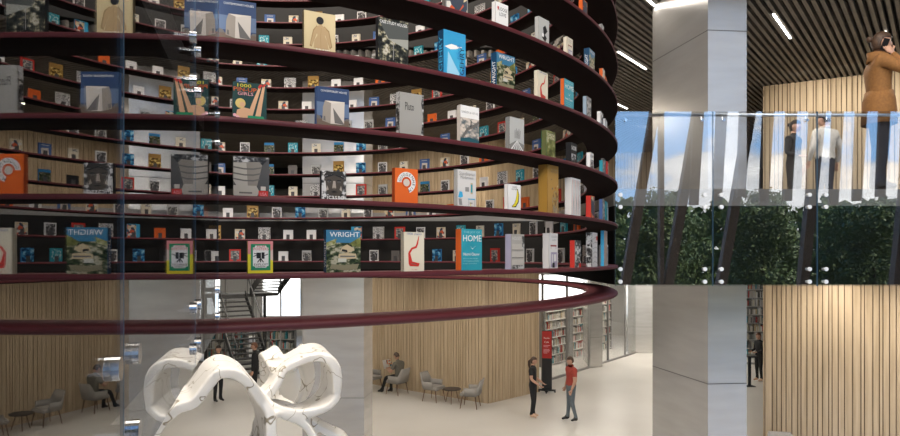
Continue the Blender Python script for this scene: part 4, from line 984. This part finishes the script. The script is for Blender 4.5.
b = bmesh.new(); box(b, -1.3, -.1, -.4, 2.3, 2.82, 2.94); mesh_obj('landing', b, M_darksteel, st)
for x, y in ((-1.2, -.3), (-1.2, 2.2)):
    b = bmesh.new(); box(b, x - .05, x + .05, y - .05, y + .05, 0, 2.82); mesh_obj('post', b, M_darksteel, st)

# ------------------------------------------------------------------ shopfront and bookcases behind
SF0, SF1 = Vector((3.25, 23.2)), Vector((8.9, 30.8))
def along(t): return SF0 + (SF1 - SF0) * t
sd_ = (SF1 - SF0).normalized(); sn = Vector((sd_.y, -sd_.x))
wi = 0
def window(p, q, z0, z1, mull, parent_label=None):
    global wi
    wi += 1
    d = (q - p).normalized(); L = (q - p).length
    M = Matrix(((d.x, -d.y, 0, p.x), (d.y, d.x, 0, p.y), (0, 0, 1, 0), (0, 0, 0, 1)))
    bm = bmesh.new()
    for k in range(mull + 1):
        x = L * k / mull; box(bm, x - .025, x + .025, -.04, .04, z0, z1, M=M)
    for z in (z0, z1 - .08): box(bm, 0, L, -.035, .035, z, z + .08, M=M)
    o = struct('window_%d' % wi, bm, M_frame)
    gb = bmesh.new(); box(gb, 0, L, -.006, .006, z0, z1, M=M); struct('pane', gb, M_glassS, o)
window(SF0, SF1, 0, 4.1, 5)
window(Vector((-10.5, 27.5)), Vector((-3.6, 27.5)), 0, 4.1, 6)
window(Vector((9.2, 27.2)), Vector((15, 27.2)), 0, 4.1, 4)
BK_COL = [C_white, C_pale, C_cream, C_grey3, C_shade, C_red, C_stone, C_teal, C_grey, C_tan, C_white, C_stone, C_pale, C_shade]
M_case = mat('bookcase grey', (.22, .21, .20), .6); M_casew = mat('bookcase pale', (.5, .48, .45), .6)
def bookcase(x, y, rz, w, hh, nsh, label, seed, dens=1.0, thin=.05):
    r = empty('bookcase', (x, y, 0), rz); tag(r, label, 'bookcase', 'bookcases behind the glass')
    b = bmesh.new(); box(b, -w / 2, -w / 2 + .03, -.17, .17, 0, hh); box(b, w / 2 - .03, w / 2, -.17, .17, 0, hh); mesh_obj('side_panels', b, M_case, r)
    b = bmesh.new(); box(b, -w / 2, w / 2, .155, .17, .0, hh); mesh_obj('back_panel', b, M_case, r)
    for k in range(nsh + 1):
        z = .06 + (hh - .1) * k / nsh; b = bmesh.new(); box(b, -w / 2 + .03, w / 2 - .03, -.165, .155, z - .015, z + .015); mesh_obj('shelf', b, M_casew, r)
    rn = random.Random(seed); b = bmesh.new()
    for k in range(nsh):
        z = .06 + (hh - .1) * k / nsh + .016; gap = (hh - .1) / nsh - .05; xx = -w / 2 + .05
        while xx < w / 2 - .09:
            t_ = rn.uniform(.6, 1.5) * thin
            if rn.random() < .88 * dens: box(b, xx, xx + t_ * .93, -.13 + rn.uniform(0, .03), .13, z, z + gap * rn.uniform(.6, .98), rn.randrange(len(BK_COL)))
            xx += t_
    o = mesh_obj('packed_books', b, BK_COL); tag(o, 'tightly packed mixed books filling the ' + label, 'books', 'books packed in the bookcases behind glass', 'stuff')
    o.location = (x, y, 0); o.rotation_euler = (0, 0, rz)
ra = math.atan2(sd_.y, sd_.x)
for i, (t_, w_) in enumerate(((.14, 1.9), (.40, 1.9), (.66, 1.9), (.90, 1.9))):
    p = along(t_) - sn * -1.6 if False else along(t_) + Vector((-sn.x, -sn.y)) * 1.6
    bookcase(p.x, p.y, ra, w_, 2.6, 7, 'bookcase behind the shopfront glass, %s from the sign totem' % ORD[i + 1], 20 + i)
for i, px in enumerate((764, 790)): bookcase(PX(px, 29) + .75 * i, 29, 0, 1.8, 3.4, 9, ['bookcase seen in the gap between right pier and timber wall', 'bookcase hidden mostly by the right timber wall'][i], 40 + i)
for i, px in enumerate((228, 276)): bookcase(PX(px, 28.6), 28.6, 0, 1.7, 1.7, 4, ['low bookcase left behind the staircase', 'low bookcase right of the staircase foot'][i], 50 + i)

# ------------------------------------------------------------------ outdoors behind the viewpoint: mullions, fins, trees
b = bmesh.new()
M_mull = mat('bronze mullion', (.16, .13, .11), .6, .0)
def lean(bm, x, y, z0, z1, k, w, d=.25, zr=6.4, top=1.0):
    vs = [bm.verts.new((x + (z - zr) * k + sx * w * (top if z == z1 else 1) / 2, y + sy * d / 2, z)) for z in (z0, z1) for sy in (-1, 1) for sx in (-1, 1)]
    for f in ((0, 2, 3, 1), (4, 5, 7, 6), (0, 1, 5, 4), (2, 6, 7, 3), (0, 4, 6, 2), (1, 3, 7, 5)): bm.faces.new([vs[i] for i in f])
YF = -6.0; VY = 2 * YG - YF
for i, (px, k) in enumerate(((641, .17), (661, .0), (684, .17), (737, .17), (812, .10), (905, .1), (560, .1), (480, -.1))):
    lean(b, PX(px, VY), YF, 0, 15, k, .26 if i != 1 else .12)
struct('window_4', b, M_mull)
b = bmesh.new()
x = PX(690, VY); i = 0
while x < 22:
    lean(b, x, YF + .3, 5.95 + .12 * (i % 3), 15, .05, .25, .12, 5.95, 1.75); x += .68; i += 1
struct('window_5', b, M_mull)
b = bmesh.new(); box(b, -60, 80, -120, -9.2, -.3, -.1); struct('ground', b, noise_mat('meadow', [(.3, (.03, .05, .015)), (.7, (.06, .09, .03))], (.3, .3, .3), rough=.9))
M_leaf = noise_mat('leaf green', [(.25, (.035, .06, .012)), (.5, (.075, .12, .022)), (.8, (.15, .20, .05))], (.9, .9, .9), 3, .6); M_bark = mat('bark', (.05, .035, .022), .9)
def crown_mesh(seed, hh, rad):
    rn = random.Random(seed); bm = bmesh.new(); cl = []
    for _ in range(38):
        a, v = rn.uniform(0, 2 * PI), rn.uniform(.0, 1); rr = rad * (1 - .55 * v) * math.sqrt(rn.random()); cl.append(Vector((rr * math.cos(a), rr * math.sin(a), hh * (.03 + .92 * v))))
    for c in cl:
        R_ = rn.uniform(.5, .95)
        for _ in range(230):
            d = Vector((rn.gauss(0, 1), rn.gauss(0, 1), rn.gauss(0, 1))).normalized(); p = c + d * R_ * rn.uniform(.75, 1.05)
            s = rn.uniform(.05, .11); e1 = d.cross(Vector((rn.gauss(0, 1), rn.gauss(0, 1), rn.gauss(0, 1)))).normalized(); e2 = (d * .5 + d.cross(e1)).normalized()
            bm.faces.new([bm.verts.new(p + q) for q in (e1 * s, e2 * s * .6, -e1 * s, -e2 * s * .6)])
    me = bpy.data.meshes.new('crown'); bm.to_mesh(me); bm.free(); me.materials.append(M_leaf); return me
CR = [crown_mesh(s, h, r) for s, h, r in ((1, 6.6, 1.75), (2, 7.2, 1.6), (3, 6.2, 1.9))]
hb_ = bmesh.new(); rn = random.Random(77)
for _ in range(19000):
    p = Vector((rn.uniform(-2, 60), -33 + rn.uniform(-.6, .6), 0)); p.z = rn.uniform(0, 8.0 + .5 * math.sin(p.x * 1.7) + .35 * math.sin(p.x * 4.1)); d = Vector((rn.gauss(0, .5), 1, rn.gauss(0, .5))).normalized(); s = rn.uniform(.22, .45)
    e1 = d.cross(Vector((rn.gauss(0, 1), rn.gauss(0, 1), rn.gauss(0, 1)))).normalized(); e2 = d.cross(e1)
    hb_.faces.new([hb_.verts.new(p + q) for q in (e1 * s, e2 * s * .6, -e1 * s, -e2 * s * .6)])
tag(mesh_obj('woodland_foliage', hb_, M_leaf), 'dense dark woodland foliage behind the mirrored trees', 'foliage', None, 'stuff')
tb = bmesh.new(); tube(tb, [(0, 0, -.1), (.05, 0, 1.6), (0, .05, 4.0)], [.2, .15, .05], 8); TR = bpy.data.meshes.new('trunk'); tb.to_mesh(TR); tb.free(); TR.materials.append(M_bark)
rn = random.Random(5)
for i in range(27):
    row, col = i % 3, i // 3; x = 4.0 + 4.9 * col + 1.65 * row + rn.uniform(-.2, .2) + .9 * row; y = -15.5 - 5.4 * row + rn.uniform(-.2, .2)
    r = empty('tree', (x, y, -.1), rn.uniform(0, 6)); s = rn.uniform(.94, 1.06) * (.98 + .08 * row); r.scale = (s, s, s)
    tag(r, 'dark green leafy tree outside, seen mirrored in the facing glass guard', 'tree', 'trees mirrored in the glass guard')
    from_mesh('crown', CR[i % 3], [], r); from_mesh('trunk', TR, [], r)

# ------------------------------------------------------------------ lamps, added fill lights, daylight, camera
def area(name, loc, rot, sx, sy, power, col=(1, .93, .83)):
    l = bpy.data.lights.new(name, 'AREA'); l.shape = 'RECTANGLE'; l.size, l.size_y = sx, sy; l.energy = power; l.color = col
    o = link(bpy.data.objects.new(name, l)); o.location = loc; o.rotation_euler = rot; return o
def bar(p, q, z, label, power):
    p, q = Vector(p), Vector(q); c = (p + q) / 2; L = (q - p).length; a = math.atan2(q.y - p.y, q.x - p.x)
    r = empty('ceiling_light', (c.x, c.y, z), a); tag(r, label, 'ceiling light', 'slim linear ceiling lamps')
    b = bmesh.new(); box(b, -L / 2, L / 2, -.022, .022, .012, .06); mesh_obj('housing', b, M_black, r)
    b = bmesh.new(); box(b, -L / 2 + .01, L / 2 - .01, -.016, .016, 0, .012); mesh_obj('diffuser', b, M_glow, r)
    area('lamp_linear', (c.x, c.y, z - .03), (0, 0, a), L, .08, power)
dd = Vector((.86, 1.15)).normalized()
up = [((4.80, 9.8), 'bright slim ceiling lamp above the right timber wall, between pier and man in brown'), ((2.95, 11.6), 'slim ceiling lamp beside the drum, left of the tall pier'), ((6.95, 10.55), 'slim ceiling lamp just above the head of the man in brown'), ((3.5, 15.0), 'small far ceiling lamp beside the drum edge'), ((7.6, 8.3), 'slim ceiling lamp beyond the right photo edge')]
up += [((2.12, 8.38), 'ceiling lamp against the tall pier at the top of the photo')]
for p, lb in up:
    pw = {2.12: 4, 6.95: 20}.get(p[0], 90); p = Vector(p); bar(p, p + dd * (.38 if pw == 20 else 1.38), CE - .012, lb, pw)
# lamps of the hidden ground floor soffit and of the gallery behind the drum
P_G = 56
for x, y in ((3.6, 15.5), (8.0, 11.0), (6.2, 20.0), (1.0, 15.0), (-2.5, 17.4), (-6.5, 17.0), (-8.0, 23.5), (9.5, 25.5), (6.4, 27.0), (10.8, 10.6), (.8, 26.5)):
    area('soffit_lamp', (x, y, 4.05), (0, 0, .6), 1.6, .5, P_G)
for x, y in ((-3.6, 21.6), (-.4, 18.9), (2.9, 19.6), (7.2, 12.6), (9.2, 11.3)): area('wall_washer', (x, y, 4.03), (0, 0, .6), 1.2, .3, 34 if x > 5 else 22)
for x, y in ((-2, 15.5), (-7, 15.5), (.6, 18.2), (-3.4, 20.2), (5.5, 18)): area('gallery_lamp', (x, y, CE - .1), (0, 0, .6), 1.4, .3, 80, (1, .88, .72))
area('shop_lamp', (4.6, 26.3, 4.0), (0, 0, .9), 3.0, .8, 120); area('shop_lamp', (7.2, 30.2, 4.0), (0, 0, .9), 3.0, .8, 140); area('shop_lamp', (9.5, 29, 4.0), (0, 0, .9), 3.0, .8, 120); area('back_fill', (-8.5, 31, 4.0), (0, 0, 0), 5, 3, 110);  # the back area light is fill, added to brighten behind the stair
for x, y in ((7.1, 12.6), (8.4, 11.7), (9.6, 10.9)): area('gallery_fill', (x, y, CE - .05), (math.radians(25), 0, -.6), 1.2, .15, 17, (1, .90, .74))  # fill lights added to brighten the upper right timber wall
area('back_fill', (-7, 25, 4.05), (0, 0, 0), 2, 1, 80); area('back_fill', (12, 31, 4.0), (0, 0, 0), 3, 2, 140)  # unseen fills, added to brighten the stair side and the rear right
area('void_fill', (-2.0, 7.0, 14.6), (0, 0, 0), 8, 8, 2300, (1, .91, .80))  # unseen overhead fill, added to brighten ring tops and inner books
area('front_fill', (-1.2, -4.0, 8.2), (math.radians(75), 0, math.radians(6)), 5, 1.4, 620, (1, .90, .77))  # unseen fill added behind the viewpoint to brighten the far books
area('void_fill', (1.5, -3.5, 13.5), (math.radians(38), 0, 0), 9, 4, 900, (1, .86, .70))  # unseen warm fill, added to offset the blue daylight on the drum

w = bpy.data.worlds.new('sky'); sc.world = w; w.use_nodes = True; nt = w.node_tree; bg = nt.nodes['Background']
tc = nt.nodes.new('ShaderNodeTexCoord'); sep = nt.nodes.new('ShaderNodeSeparateXYZ'); nt.links.new(tc.outputs['Generated'], sep.inputs[0])
g1 = ramp(nt, [(.0, (.50, .64, .78)), (.10, (.30, .53, .86)), (.5, (.15, .34, .72))]); nt.links.new(sep.outputs['Z'], g1.inputs['Fac'])
mp = nt.nodes.new('ShaderNodeMapping'); mp.inputs['Scale'].default_value = (4.2, 4.2, 8.0); mp.inputs['Location'].default_value = (.7, .2, .35); nt.links.new(tc.outputs['Generated'], mp.inputs['Vector'])
nz = nt.nodes.new('ShaderNodeTexNoise'); nz.inputs['Scale'].default_value = 1.25; nz.inputs['Detail'].default_value = 8; nz.inputs['Roughness'].default_value = .52; nt.links.new(mp.outputs['Vector'], nz.inputs['Vector'])
hz = ramp(nt, [(.0, (.45, .45, .45)), (.08, (.32, .32, .32)), (.13, (.235, .235, .235)), (.20, (.07, .07, .07)), (.5, (.10, .10, .10))]); nt.links.new(sep.outputs['Z'], hz.inputs['Fac'])
ad = nt.nodes.new('ShaderNodeMath'); ad.operation = 'ADD'; nt.links.new(nz.outputs['Fac'], ad.inputs[0]); nt.links.new(hz.outputs['Color'], ad.inputs[1])
cr = ramp(nt, [(.735, (0, 0, 0)), (.80, (1, 1, 1))]); nt.links.new(ad.outputs[0], cr.inputs['Fac'])
sh = ramp(nt, [(.76, (.62, .64, .68)), (.90, (1.0, .99, .97))]); nt.links.new(ad.outputs[0], sh.inputs['Fac'])
mx = nt.nodes.new('ShaderNodeMix'); mx.data_type = 'RGBA'; nt.links.new(cr.outputs['Color'], mx.inputs['Factor']); nt.links.new(g1.outputs['Color'], mx.inputs[6]); nt.links.new(sh.outputs['Color'], mx.inputs[7])
nt.links.new(mx.outputs[2], bg.inputs['Color']); bg.inputs['Strength'].default_value = 3.3
sl = bpy.data.lights.new('sun', 'SUN'); sl.energy = 12; sl.angle = .02; sl.color = (1, .95, .86); so = link(bpy.data.objects.new('sun', sl)); so.rotation_euler = Vector((-.72, -.28, -.62)).to_track_quat('-Z', 'Y').to_euler()

cam = bpy.data.cameras.new('camera'); cam.sensor_width = 36; cam.lens = FPX / 900 * 36; cam.shift_y = 38 / 900; cam.clip_start = .02
co = link(bpy.data.objects.new('camera', cam)); co.location = (0, 0, EYE); co.rotation_euler = (PI / 2, 0, 0); sc.camera = co
vs_ = sc.view_settings; vs_.view_transform = 'Standard'; vs_.look = 'None'; vs_.gamma = 1; vs_.exposure = 0.1; vs_.use_curve_mapping = False
sc.cycles.max_bounces = 8; sc.cycles.transparent_max_bounces = 24; sc.cycles.use_denoising = True; sc.cycles.sample_clamp_indirect = 6
